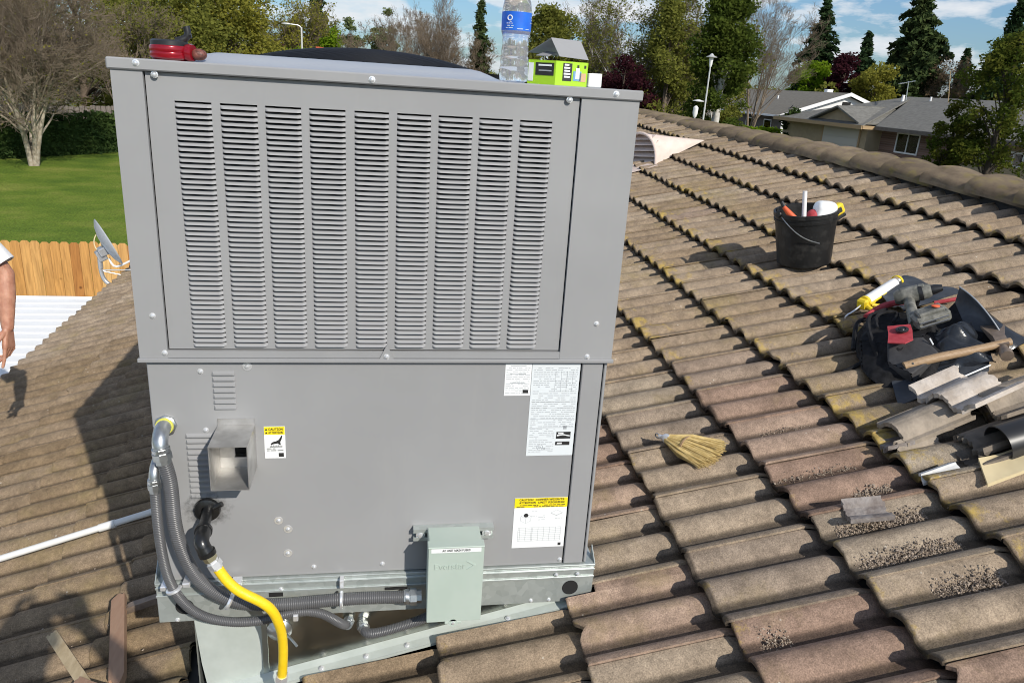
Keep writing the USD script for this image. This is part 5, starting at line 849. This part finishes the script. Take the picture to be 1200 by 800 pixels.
def bare(name, label, x, y, h, trunks, spread, bark, seed, leafm=None, nleaf=0, lsize=.12, levels=(7, 6, 5, 5), ang=.62, upw=.22, r0=.13, zb=GZ, l=(.42, .62), rmin=.006, twig=None, cat='tree', fork=.5, group=None):
    rng = np.random.default_rng(seed); tr = thing(name, label, cat, (x, y, zb), group); P, R = [], []
    for k in range(trunks):
        a = rng.uniform(0, 6.28) if trunks > 1 else 0; sp = spread*rng.uniform(.5, 1.) if trunks > 1 else spread*.2; s = np.linspace(0, 1, 8)[:, None]; hh = h*rng.uniform(.62, .8)
        P.append(V([x, y, zb-.1])+V([math.cos(a), math.sin(a), 0])*(sp*s**1.3+.12*(trunks > 1))+V([0, 0, 1])*hh*s+np.cumsum(rng.normal(0, .035, (8, 3)), 0)*hh*.12*s); R.append(r0*(1-.8*s[:, 0])*rng.uniform(.75, 1.1))
    P, R = V(P), V(R); allm = [tubes(P, R, 7)]; tw, tips = [], []
    for q, n in enumerate(levels):
        P, R = grow(rng, P, R, n, *l, ang, upw, wig=.10+.03*q, t0=fork if q == 0 else .2); R = np.maximum(R, rmin); (allm if q == 0 else tw).append(tubes(P, R, 4 if q < 2 else 3))
    part('trunk', allm, B[bark], tr, smooth=True); part('twigs', tw, B[twig or bark], tr, smooth=True)
    if leafm:
        C = P[rng.integers(0, len(P), nleaf), rng.integers(1, P.shape[1], nleaf)]+rng.normal(0, lsize*1.2, (nleaf, 3)); part('crown', cards(C, lsize, rng), L[leafm], tr, smooth=False)
    return tr
def leafy(name, label, x, y, h, cw, z0, leafm, seed, n=16000, size=.16, shape='round', bark='brown', clumps=90, cs=.17, droop=0., cat='tree', zb=GZ, r0=None, depth=None, group=None):
    """Crown of leaf clumps; the leaves gather on the outside of each clump so that gaps stay open between them."""
    rng = np.random.default_rng(seed); tr = thing(name, label, cat, (x, y, zb), group); t = rng.uniform(0, 1, clumps*3)
    pf = {'round': lambda t: np.sqrt(np.clip(1-(2*t-.85)**2/1.35, .02, 1)), 'column': lambda t: np.clip(np.minimum(t*5+.5, (1.03-t)*3), .08, 1)*.9, 'cone': lambda t: np.clip(1.04-t, .03, 1)*np.clip(t*8+.35, 0, 1), 'egg': lambda t: np.clip(1.02-t, 0.02, 1)**.6*np.clip(t*3+.45, 0, 1)}[shape](t)
    ph = rng.uniform(0, 6.283, len(t)); rad = cw/2*pf*np.sqrt(rng.uniform(.10, 1, len(t)))*(1+.22*np.sin(3*ph+seed)+.15*np.sin(5*ph+9*t)); keep = rng.permutation(len(t))[:clumps]; t, ph, rad = t[keep], ph[keep], rad[keep]
    C = np.stack([x+rad*np.cos(ph), y+rad*np.sin(ph)*(depth or 1), zb+z0+(h-z0)*t-droop*rad], 1); R = cw*cs*rng.uniform(.55, 1.25, clumps)
    w = R**2/np.sum(R**2); k = rng.choice(clumps, n, p=w); d = rng.normal(size=(n, 3)); d /= np.linalg.norm(d, axis=1, keepdims=True); q = C[k]+d*(R[k]*rng.uniform(.1, 1, n)**.45)[:, None]*[1, 1, .72 if shape != 'cone' else .38]
    q = q+rng.normal(0, size*.5, q.shape)
    top = V([x, y, zb+h*.93]); s = np.linspace(0, 1, 7)[:, None]; P = V([x, y, zb-.1])*(1-s)+top*s+np.cumsum(rng.normal(0, .03, (7, 3)), 0)*s*h*.08; r0 = r0 or .022*h+.04
    tk = [tubes(P[None], (r0*(1-.85*s[:, 0]))[None], 8)]; li = rng.permutation(clumps)[:min(34, clumps)]; lim = []
    for c in C[li]:
        f = np.clip((c[2]-zb)/h-.18, .12, .85); o = P[0]*(1-f)+P[-1]*f; u = np.linspace(0, 1, 5)[:, None]; lim.append(o*(1-u)+c*u+V([0, 0, .06*h])*np.sin(u*3.14)*.5+rng.normal(0, .05, (5, 3))*u)
    tk.append(tubes(V(lim), np.linspace(.28, .06, 5)[None]*r0*np.ones((len(lim), 1)), 4)); part('trunk', tk, B[bark], tr, smooth=True); part('crown', cards(q, size, rng), L[leafm], tr, smooth=False); return tr
def conifer(name, label, x, y, h, cw, z0, leafm, seed, n=15000, size=.22, bark='dark', zb=GZ, layers=30, irr=.3):
    rng = np.random.default_rng(seed); tr = thing(name, label, 'tree', (x, y, zb)); pts, br_ = [], []
    NB = layers*9; ts = (np.arange(NB)+rng.uniform(0, 1, NB))/NB
    lob = rng.uniform(0, 6.283, 3)
    for t in ts:
        z = zb+z0+(h-z0)*t; a = rng.uniform(0, 6.283); e = V([math.cos(a), math.sin(a), 0]); r = (cw/2*(1-t)**.8*(1+irr*(.5*math.sin(a+lob[0]+5*t)+.5*math.sin(2*a+lob[1]-9*t)))+.14)*rng.uniform(.55, 1.1)
        u = np.linspace(0, 1, 5)[:, None]; p = V([x, y, z])+e*r*u+V([0, 0, 1])*(.12*r*np.sin(u*3.)-.26*r*u**2); br_.append(p); m = max(8, int(n*r/(cw*NB*.20))); sidew = np.cross(e, [0, 0, 1]); q_ = rng.uniform(.12, 1, m)**.75
        pts.append(V([x, y, z])+e*r*q_[:, None]+V([0, 0, 1])*(.12*r*np.sin(q_*3.)-.26*r*q_**2)[:, None]+sidew*(rng.normal(0, .16, m)*r*(1.1-q_*.7))[:, None]+rng.normal(0, .05*cw**.5, (m, 3))*[1, 1, .6]+V([0, 0, -1])*abs(rng.normal(0, .08*r, m))[:, None])
    s = np.linspace(0, 1, 6); P = V([x, y, zb-.1])+V([0, 0, 1])*(h*s)[:, None]; part('trunk', [tubes(P[None], (.02*h*(1-.95*s))[None], 7), tubes(V(br_), np.linspace(.05, .012, 5)[None]*np.ones((len(br_), 1)), 3)], B[bark], tr, smooth=True); part('crown', cards(np.vstack(pts), size, rng, up=0., asp=2.2), L[leafm], tr, smooth=False); return tr
def hedge(name, label, path, h, w, leafm, n, size, seed, zb=GZ, cat='hedge'):
    rng = np.random.default_rng(seed); P = V(path, float); sl = np.linalg.norm(np.diff(P, axis=0), axis=1); k = rng.choice(len(sl), n, p=sl/sl.sum()); u = rng.random(n)[:, None]; c = P[k]*(1-u)+P[k+1]*u; d = (P[k+1]-P[k])/sl[k][:, None]; nn = np.stack([-d[:, 1], d[:, 0]], 1)
    a, b = rng.uniform(-1, 1, n), rng.uniform(0, 1, n); face = rng.random(n) < .8; sidew = np.where(face & (rng.random(n) < .6), np.sign(a)*rng.uniform(.85, 1.05, n), a); b = np.where(face & (np.abs(sidew) < .85), rng.uniform(.93, 1.04, n), b)
    q = np.c_[c+nn*(sidew*w/2)[:, None], zb+h*b]; q += (meshkit.noise(q*1.3, seed)[:, None]-.5)*.25*[1, 1, 1]; q += rng.normal(0, size*.4, q.shape)
    tr = thing(name, label, cat, (*P.mean(0), zb)); core = [box((min(p[0], r[0])-.0, min(p[1], r[1]), zb), (max(p[0], r[0])+.05, max(p[1], r[1])+.05, zb+.1)) for p, r in zip(P[:-1], P[1:])]
    st = []
    for i in range(60):
        j = rng.integers(0, n); st.append(V([q[j]*[1, 1, 0]+[0, 0, zb], q[j]*[1, 1, 0]+[0, 0, zb+h*.5]+rng.normal(0, .05, 3), q[j]*[1, 1, 0]+[0, 0, zb+h*.9]+rng.normal(0, .1, 3)]))
    inner = []
    for p, r in zip(P[:-1], P[1:]):
        e = (r-p)/np.linalg.norm(r-p); m_ = V([-e[1], e[0]])*w*.33; inner.append(hull([(*(o+sg_*m_), z) for o in (p, r) for sg_ in (-1, 1) for z in (zb, zb+h*.86)]))
    part('inner_growth', inner, L[leafm], tr, smooth=False); part('foliage', cards(q, size, rng), L[leafm], tr, smooth=False); return tr

# left garden
for i, (x, y, h, w, lm) in enumerate([(-31, 47, 12, 11, 'olive'), (-25, 52, 12.5, 11, 'willow'), (-20, 58, 13, 10, 'olive'), (-16, 62, 12.5, 9, 'willow'), (-12.5, 69, 13, 9, 'olive')]): leafy('background_tree', ['wide olive tree behind the hedge at the far left edge', 'wide yellow-green tree behind the hedge, second from the left edge', 'olive tree high behind the pale bare tree', 'yellow-green tree high behind the left cabinet corner', 'olive tree high behind the red lamp'][i], x, y, h, w, .5, lm, 160+i, 15000, .17, 'round', cs=.13, clumps=120)
rgf = np.random.default_rng(77); fw_ = []
for i in range(46):
    az = -.66+1.50*i/45; D = rgf.uniform(116, 134); c0_ = V([CAM[0]+D*math.sin(az), CAM[1]+D*math.cos(az), GZ]); hh = rgf.uniform(5.5, 8.)
    cl = c0_+np.c_[rgf.normal(0, 2.2, (16, 2)), rgf.uniform(.08, .92, 16)*hh]; k = rgf.integers(0, 16, 1700); d = rgf.normal(size=(1700, 3)); d /= np.linalg.norm(d, axis=1, keepdims=True); fw_.append(cl[k]+d*rgf.uniform(.3, 1., (1700, 1))**.4*1.35)
single('far_wood', cards(np.vstack(fw_), .36, rgf), L['olive'], 'far-off band of green trees closing the view behind houses and gardens', 'wood', loc=(0, 120, GZ), smooth=False, kind='stuff')
bare('bare_tree', 'leafless pale multi-trunk tree standing on the lawn at the left', -15.1, 36.5, 8.6, 7, 2.2, 'pale', 101, 'willow', 1500, .07, (12, 8, 6, 5), .75, .10, .13, fork=.22, rmin=.006, twig='grey', l=(.42, .68))
hedge('clipped_hedge', 'dark green clipped hedge at the back of the lawn', [(-30, 33.5), (-17.8, 38.6), (-14.8, 42.6), (-10.5, 48.5), (-8, 54)], 1.95, 1.3, 'hedge', 26000, .13, 7)
of = thing('old_fence', 'grey weathered board fence behind the dark hedge', 'fence', (-15, 46, GZ)); rg = np.random.default_rng(6)
for i in range(56):
    t = i/55; p = V([-22, 41.5])*(1-t)+V([-10, 52.5])*t; part('fence_board', place(box((-.13, -.012, 0), (.13, .012, 2.15+rg.normal(0, .03)), 0), (p[0], p[1], GZ), [(.737, .676, 0), (-.676, .737, 0), (0, 0, 1)]), M['old_wood'], of, smooth=False)
bare('bare_tree', 'grey twiggy tree behind the hedge at the left picture edge', -19.5, 44.5, 9.0, 3, 2., 'grey', 102, 'olive', 3500, .10, (9, 7, 6, 5), .6, .2, .12, fork=.3)
bare('bare_tree', 'brown twiggy tree behind the hedge, right of the pale trunk', -15.3, 49.5, 9.0, 3, 1.8, 'tan', 103, 'olive', 6000, .10, (9, 7, 6, 5), .6, .2, .12, fork=.3)
leafy('leafy_tree', 'dense olive tree directly behind the hedge beside the red lamp', -13.0, 55.5, 9.5, 8.5, 1.0, 'olive', 104, 22000, .16, 'round', cs=.15, clumps=130)
leafy('willow_tree', 'yellow-green spring tree behind the left part of the cabinet', -9.9, 57.5, 9.6, 7.5, 1.2, 'willow', 105, 24000, .15, 'round', cs=.14, clumps=140)
bare('bare_tree', 'yellow budding twiggy tree between the willow and the street lamp', -7.6, 66., 9.5, 4, 3., 'tan', 106, 'willow', 9000, .13, (9, 7, 6, 5), .6, .2, .13, fork=.25)
leafy('plum_shrub', 'dark red shrub below the yellow budding tree', -8.6, 62.5, 6.6, 4.6, .3, 'plum', 107, 9000, .14, 'round', cs=.2, clumps=40, cat='shrub')
leafy('yellow_shrub', 'bright yellow-green shrub at the foot of the left street lamp', -5.5, 59.5, 6.5, 3.0, .3, 'bright', 108, 7000, .15, 'round', cs=.2, clumps=36, cat='shrub')
conifer('cypress_tree', 'tall narrow dark cypress right of the left street lamp', -5.6, 78., 14., 3.4, 1., 'conifer', 109, 11000, .26, irr=.2)
bare('bare_tree', 'twiggy ivy-clad tree around the dark cypress', -5.0, 76., 9.5, 3, 1.4, 'grey', 110, 'olive', 5000, .14, (8, 6, 6, 4), .5, .3, .10, fork=.25)
leafy('leafy_tree', 'mid green rounded tree right of the dark cypress', -4.1, 73., 8.4, 4.6, .6, 'bright', 111, 9000, .17, 'egg', cs=.17, clumps=60)
for i, (x, y, h, lab) in enumerate([(-3.1, 93., 10.4, 'thin airy grey-green tree, left of the far pair'), (-.2, 94, 10.9, 'thin airy grey-green tree, middle of the far row'), (1.2, 92.5, 11.6, 'thin airy grey-green tree, right of the far pair')]): leafy('airy_tree', lab, x, y, h, 3.6, 4.2, 'haze', 120+i, 3200, .2, 'egg', cs=.17, clumps=22, bark='brown', r0=.16)
bare('twig_shrub', 'low brown twiggy shrub behind the fan guard', 1.2, 68, 7.4, 9, 4., 'tan', 124, 'brown', 5000, .065, (8, 7, 6, 5), .7, .15, .06, fork=.1, cat='shrub')
bare('bare_tree', 'tall leafless tree with pale branches behind the fan guard', 5.2, 78., 12.4, 3, 2.6, 'white', 125, None, 0, .1, (9, 7, 6, 5), .55, .22, .14, fork=.3, twig='tan')
bare('bare_tree', 'brown leafless tree left of the water bottle', 3.2, 84, 10.6, 4, 3.4, 'tan', 126, 'brown', 5000, .065, (9, 7, 6, 5), .6, .2, .13, fork=.2)
bare('bare_tree', 'dense brown leafless tree just left of the water bottle', 7.6, 73., 10.2, 4, 2.6, 'tan', 127, 'brown', 7000, .065, (9, 7, 6, 5), .6, .2, .12, fork=.2)
conifer('conifer', 'small dark spruce just left of the water bottle', 9.5, 74., 11.8, 3.0, 1., 'cedar', 128, 6500, .22)
leafy('leafy_tree', 'green rounded tree between the water bottle and the bent plate', 14.8, 67., 10.9, 6.4, 1.5, 'olive', 129, 17000, .18, 'round', cs=.15, clumps=110)
conifer('conifer', 'small dark spruce right of the bent plate', 20.7, 76., 11.2, 3.4, 1., 'conifer', 130, 7000, .24)
bare('bare_tree', 'pale leafless tree behind the right corner of the cabinet', 21.2, 71, 12.6, 4, 3.4, 'white', 131, 'olive', 3000, .12, (9, 7, 6, 5), .55, .22, .13, fork=.25, twig='grey')
leafy('plum_shrub', 'dark plum shrub at the right top corner of the cabinet', 18.2, 55.5, 6.9, 4.4, .3, 'plum', 132, 11000, .14, 'round', cs=.19, clumps=50, cat='shrub')
bare('bare_tree', 'white-limbed tree with green haze right of the cabinet', 19.9, 58., 11.2, 3, 3., 'white', 133, 'olive', 9000, .13, (9, 7, 6, 5), .7, .12, .14, fork=.25, twig='brown')
leafy('leafy_tree', 'loose olive tree left of the post-top lamp', 21.6, 56., 11.0, 5.2, 2.0, 'olive', 134, 12000, .16, 'egg', cs=.16, clumps=80)
bare('bare_tree', 'brown leafless tree behind the post-top lamp', 24.5, 58., 12.5, 4, 3.0, 'brown', 135, 'olive', 9000, .14, (9, 7, 6, 5), .55, .2, .13, fork=.2, twig='tan')
leafy('leafy_tree', 'big bright green broadleaf tree behind the post-top lamp', 21.2, 45.2, 11.8, 5.2, .9, 'green', 136, 30000, .15, 'egg', cs=.15, clumps=120, bark='white')
leafy('leafy_tree', 'big dark green tree in the gap right of the cabinet', 24.0, 66, 9., 9., .3, 'hedge', 150, 14000, .2, 'round', cs=.16, clumps=90)
bare('bare_tree', 'tall leafless reddish-brown tree right of the green broadleaf', 38.6, 76., 14.8, 4, 3.6, 'tan', 137, 'brown', 5000, .065, (9, 7, 6, 5), .55, .22, .15, fork=.25)
leafy('leafy_tree', 'low yellow-green tree left of the white gabled house', 32.6, 72., 8.2, 5.0, .6, 'olive', 138, 9000, .2, 'round', cs=.18, clumps=60)
conifer('conifer', 'dark pointed spruce behind the white gabled house', 64.5, 110.5, 19.4, 9.6, 2., 'conifer', 139, 16000, .34)
leafy('bright_shrub', 'bright lime-green tree behind the ridge of the white gabled house', 63.0, 108., 9.8, 7.5, 1., 'bright', 140, 11000, .28, 'round', cs=.18, clumps=60)
leafy('plum_tree', 'dark plum tree between the two lime-green trees', 64.5, 102.5, 11.0, 5.0, 1., 'plum', 141, 9000, .28, 'round', cs=.18, clumps=50)
leafy('bright_shrub', 'yellow-green rounded tree left of the television aerial', 66.0, 97., 9.6, 6.5, 1., 'willow', 142, 11000, .26, 'round', cs=.18, clumps=60)
conifer('cedar_tree', 'huge dark cedar rising behind the television aerial', 74.5, 103., 21.5, 12.5, 3., 'cedar', 143, 24000, .42, irr=.45, layers=22)
conifer('conifer', 'smaller dark conifer on the left flank of the huge cedar', 68., 104., 14.6, 5.5, 1., 'conifer', 144, 8000, .34)
bare('bare_tree', 'bare grey tree right of the huge cedar', 79., 98., 11., 4, 3., 'grey', 145, 'brown', 3000, .2, (9, 7, 6, 4), .7, .1, .12, fork=.2)
conifer('conifer', 'dark narrow conifer between the cedar and the near mottled tree', 82., 101.5, 13.2, 4.5, 1., 'conifer', 146, 7000, .34)
conifer('conifer', 'tall dark conifer at the right picture edge', 80.5, 92., 19., 9., 1., 'conifer', 147, 15000, .36)
leafy('mottled_tree', 'near yellow and green mottled tree hiding the right end of the house', 33.3, 36.0, 8.9, 4.2, 2.1, 'mixed', 148, 12500, .13, 'round', bark='dark', cs=.15, clumps=110, r0=.2)
leafy('mottled_tree', 'smaller mottled green tree before the house window, left of the near one', 32.2, 37.9, 5.2, 2.2, 1.6, 'mixed', 149, 4200, .13, 'round', bark='dark', cs=.17, clumps=46, r0=.12)
hedge('low_hedge', 'low yellow-green hedge before the white gabled house', [(34.0, 72.), (41.5, 75.8)], 1.9, 1.6, 'bright', 6000, .17, 12)
leafy('dark_shrub', 'dark leafy shrub before the white gable wall', 41.0, 71.6, 3.9, 2.2, .1, 'hedge', 151, 4000, .17, 'round', cs=.2, clumps=24, cat='shrub')

# ------------------------------------------------------------------ houses over the ridge
h1 = thing('gabled_house', 'grey roofed house with white gable end seen over the ridge', 'house', (50.5, 90, GZ))
part('wall', [box((43.3, 78.3, GZ), (57.7, 103, -.45))], M['dark_wall'], h1, smooth=False)
part('gable_wall', panel(sg.Polygon([(43.28, GZ), (57.72, GZ), (57.72, -.42), (50.5, 2.06), (43.28, -.42)]), 78.3, .06), M['stucco_white'], h1, smooth=False)
sl = lambda x: 2.40-(abs(x-50.5))*2.70/7.9
for a_, b_ in ((42.6, 50.5), (50.5, 58.4)): part('roof_slope', thick(V([[(a_, y, sl(a_)), (b_, y, sl(b_))] for y in (77.7, 103.5)]), (0, 0, -.10)), M['shingle_b'], h1, smooth=False)
for a_, b_ in ((42.55, 50.5), (50.5, 58.45)): part('barge_board', thick(V([[(a_, 77.69, sl(a_)+.05), (b_, 77.69, sl(b_)+.05)], [(a_, 77.69, sl(a_)-.32), (b_, 77.69, sl(b_)-.32)]]), (0, -.06, 0)), M['trim_white'], h1, smooth=False)
part('gutter', box((42.42, 77.7, -.50), (42.58, 103.5, -.30)), M['trim_white'], h1, smooth=False)
for y in (80.5, 85., 90.): w_ = part('window', box((43.24, y, -2.0), (43.29, y+1.8, -.9)), M['trim_white'], h1, smooth=False); part('pane', box((43.22, y+.1, -1.9), (43.235, y+1.7, -1.0)), M['glass'], w_, smooth=False)
part('gable_vent', box((50.0, 78.2, .95), (51.0, 78.235, 1.45)), M['paint_dark'], h1, smooth=False)
part('roof_dish', lathe([(0, -.06), (.2, -.04), (.33, .02), (.35, .04), (.33, .05), (.2, -.02), (0, -.04)], (44.9, 79.7, .55), (-.6, .3, .5), 18), M['ink'], h1); part('dish_mast', tube([(44.9, 79.7, .55), (45.05, 79.65, .12)], .03, 6), M['darkzinc'], h1)
part('roof_vent', box((51.4, 84, 2.0), (52.1, 84.7, 2.75)), M['trim_white'], h1, smooth=False); part('roof_vent', tube([(47.5, 88, 1.2), (47.5, 88, 1.75)], .09, 8), M['trim_white'], h1)
h2 = thing('garage_house', 'tan house with grey hip roof, garage door and television aerial', 'house', (46, 60, GZ))
part('wall', [box((41.8, 40., GZ), (54., 72.5, -.32))], M['stucco_tan'], h2, smooth=False)
part('brick_front', [box((41.74, 49.5, GZ), (41.79, 58.2, -.42))], M['brick_far'], h2, smooth=False)
part('garage_wing', [box((40.5, 58.35, GZ), (41.79, 72.5, -.36))], M['stucco_tan'], h2, smooth=False)
E0 = -.30; rf = [V([[(40.9, 39.5, E0), (40.9, 58.0, E0)], [(48, 46., 2.25), (48, 63.8, 2.25)]]), V([[(40.9, 58.0, E0), (40.9, 58.001, E0)], [(48, 63.8, 2.25), (48, 63.801, 2.25)]]), V([[(39.7, 58.002, E0-.0), (39.7, 73.2, E0)], [(48, 63.802, 2.25), (48, 64.5, 2.25)]]), V([[(39.7, 73.2, E0), (56.5, 73.2, E0)], [(48, 64.5, 2.25), (48.01, 64.5, 2.25)]]), V([[(56.5, 73.2, E0), (56.5, 39.5, E0)], [(48.01, 64.5, 2.25), (48.01, 46, 2.25)]]), V([[(56.5, 39.5, E0), (40.9, 39.5, E0)], [(48.01, 46, 2.25), (48, 46, 2.25)]])]
for p in rf: part('roof_slope', thick(p, (0, 0, -.12)), M['shingle'], h2, smooth=False)
part('fascia', [box((40.78, 39.5, E0-.30), (40.88, 57.9, E0-.02))], M['dark_wall'], h2, smooth=False); part('fascia', [box((39.60, 57.95, E0-.32), (39.69, 73.2, E0-.02)), box((39.70, 57.9, E0-.30), (41.7, 57.99, E0-.02))], M['trim_tan'], h2, smooth=False)
gp = [(58.9, -.12), (66.9, -.12), (62.6, 1.13)]
part('dormer_gable', hull([(x, y, z) for y, z in [(59.4, -.16), (66.3, -.16), (62.6, .93)] for x in (40.32, 40.4)]), M['stucco_tan'], h2, smooth=False)
for (a_, az), (b_, bz) in ((gp[0], gp[2]), (gp[2], gp[1])): part('dormer_roof', thick(V([[(39.9, a_, az), (39.9, b_, bz)], [(45.5, a_, az+.12), (45.5, b_, bz+.02)]]), (0, 0, -.14)), M['shingle'], h2, smooth=False)
gd_ = part('garage_door', box((40.42, 59.35, GZ), (40.485, 64.9, -.66)), M['garage'], h2, smooth=False)
for k in range(4): part('door_panel', box((40.40, 59.45, GZ+.08+.71*k), (40.418, 64.8, GZ+.70+.71*k), .01), M['garage'], gd_, smooth=False)
part('door_frame', [box((40.40, 59.15, GZ), (40.49, 59.34, -.5)), box((40.40, 64.91, GZ), (40.49, 65.1, -.5)), box((40.40, 59.341, -.655), (40.49, 64.909, -.5))], M['trim_tan'], h2, smooth=False)
for (ya, yb, za, zb_) in [(53.25, 56.1, -2.2, -.60), (46.6, 48.85, -1.95, -1.0), (42.8, 44.6, -2.0, -1.0)]:
    xw = 41.73; w_ = part('window', [box((xw-.05, ya, za), (xw, ya+.12, zb_)), box((xw-.05, yb-.12, za), (xw, yb, zb_)), box((xw-.05, ya+.121, zb_-.12), (xw, yb-.121, zb_)), box((xw-.05, ya+.121, za), (xw, yb-.121, za+.12)), box((xw-.05, (ya+yb)/2-.04, za+.121), (xw-.002, (ya+yb)/2+.04, zb_-.121))], M['trim_white'], h2, smooth=False)
    part('pane', box((xw-.025, ya+.125, za+.125), (xw-.015, yb-.125, zb_-.125)), M['glass'], w_, smooth=False); part('curtain', [box((xw-.010, ya+.13, za+.13), (xw-.004, ya+.3, zb_-.13)), box((xw-.010, (ya+yb)/2-.35, za+.13), (xw-.004, (ya+yb)/2+.62, zb_-.13))], M['curtain'], w_, smooth=False); part('room_dark', box((xw-.0035, ya+.13, za+.13), (xw-.0005, yb-.13, zb_-.13)), M['paint_dark'], w_, smooth=False)
part('aerial', [tube([(47, 63.4, 1.85), (47, 63.6, 3.55)], .035, 6), tube([(47.6, 65.6, 3.35), (46.5, 62.0, 3.55)], .035, 6)]+[tube([(47.6-1.1*t-.45+.18*t, 65.6-3.6*t-.4, 3.35+.2*t), (47.6-1.1*t+.45-.18*t, 65.6-3.6*t+.4, 3.35+.2*t)], .018, 5) for t in np.linspace(0, 1, 9)], M['galv'], h2); part('roof_vent', [tube([(46.6, 63.3, 1.55), (46.6, 63.3, 2.35)], .13, 8)], M['trim_white'], h2); part('roof_vent', [tube([(47.2, 60.4, 1.9), (47.2, 60.4, 2.3)], .08, 8)], M['trim_white'], h2); part('service_mast', tube([(47, 57.9, 1.9), (47, 58.5, 4.4)], .03, 6), M['trim_tan'], h2)
sh_ = thing('small_house', 'small grey house glimpsed between the trunks right of the cabinet', 'house', (23, 63, GZ)); part('wall', box((21.6, 62, GZ), (28, 68, -.2)), M['stucco_white'], sh_, smooth=False); part('roof', hull([(x, y, z) for x in (21.2, 28.4) for y, z in ((61.4, -.3), (68.6, -.3), (65., 1.5))]), M['shingle'], sh_, smooth=False); w_ = part('window', box((22.6, 61.95, -1.8), (24., 61.99, -.9)), M['trim_white'], sh_, smooth=False); part('pane', box((22.7, 61.93, -1.7), (23.9, 61.945, -1.)), M['glass'], w_, smooth=False)

# ------------------------------------------------------------------ lamps and sign
lp_ = thing('street_lamp', 'pale post-top street lamp standing beyond the ridge, before the green broadleaf tree', 'street lamp', (18.02, 39.6, GZ))
part('pole', tube([(18.02, 39.6, GZ), (18.02, 39.6, -.5), (18.02, 39.6, 2.75)], V([.06, .05, .04]), 12), M['pole'], lp_); part('lamp_head', lathe([(0, 0), (.045, 0), (.08, .10), (.115, .46), (.12, .48), (0, .48)], (18.02, 39.6, 2.74), n=20), M['white_plastic'], lp_); part('lamp_cap', lathe([(0, 0), (.29, .0), (.30, .03), (.14, .09), (.09, .15), (.04, .20), (0, .21)], (18.02, 39.6, 3.23), n=24), M['pole'], lp_)
l2 = thing('street_lamp', 'pale pole with curved arm lamp left behind the fan guard', 'street lamp', (-5.14, 57.86, GZ))
part('pole', tube([(-5.14, 57.86, GZ), (-5.14, 57.86, 4.08)], V([.11, .06]), 10), M['pole'], l2); part('arm', tube(spline([(-5.14, 57.86, 3.95), (-5.25, 57.85, 4.12), (-5.6, 57.8, 4.2), (-5.95, 57.76, 4.22)], 10), .04, 8), M['pole'], l2); part('lamp_head', trimesh.creation.icosphere(3, 1).apply_scale([.34, .15, .08]).apply_translation((-6.15, 57.75, 4.21)), M['pole'], l2)
l3 = thing('garden_lamp', 'small grey lamp post with round top behind the right corner of the cabinet', 'lamp post', (19.66, 65.48, GZ)); part('pole', tube([(19.66, 65.48, GZ), (19.66, 65.48, 3.2)], .06, 8), M['pole'], l3); part('globe', trimesh.creation.icosphere(3, .17).apply_translation((19.66, 65.48, 3.32)), M['white_plastic'], l3)
l4 = thing('garden_lamp', 'low white lantern standing at the foot of the post-top street lamp', 'lantern', (17.55, 39.7, GZ)); part('pole', tube([(17.55, 39.7, GZ), (17.55, 39.7, .15)], .05, 8), M['pole'], l4); part('lantern_body', lathe([(0, 0), (.08, 0), (.14, .2), (.14, .5), (.05, .6), (0, .6)], (17.55, 39.7, .12), n=14), M['white_plastic'], l4); part('lantern_hat', lathe([(0, 0), (.3, 0), (.3, .03), (.05, .1), (0, .1)], (17.62, 39.65, .95), n=16), M['white_plastic'], l4)
og = thing('orange_sign', 'small plain orange sign board just above the fan guard', 'sign', (-3.55, 53, GZ)); part('sign_board', box((-3.79, 52.97, 2.30), (-3.28, 53.0, 2.72), .008), M['orange'], og); part('sign_post', tube([(-3.53, 53.03, GZ), (-3.53, 53.03, 2.5)], .035, 6), M['pole'], og)
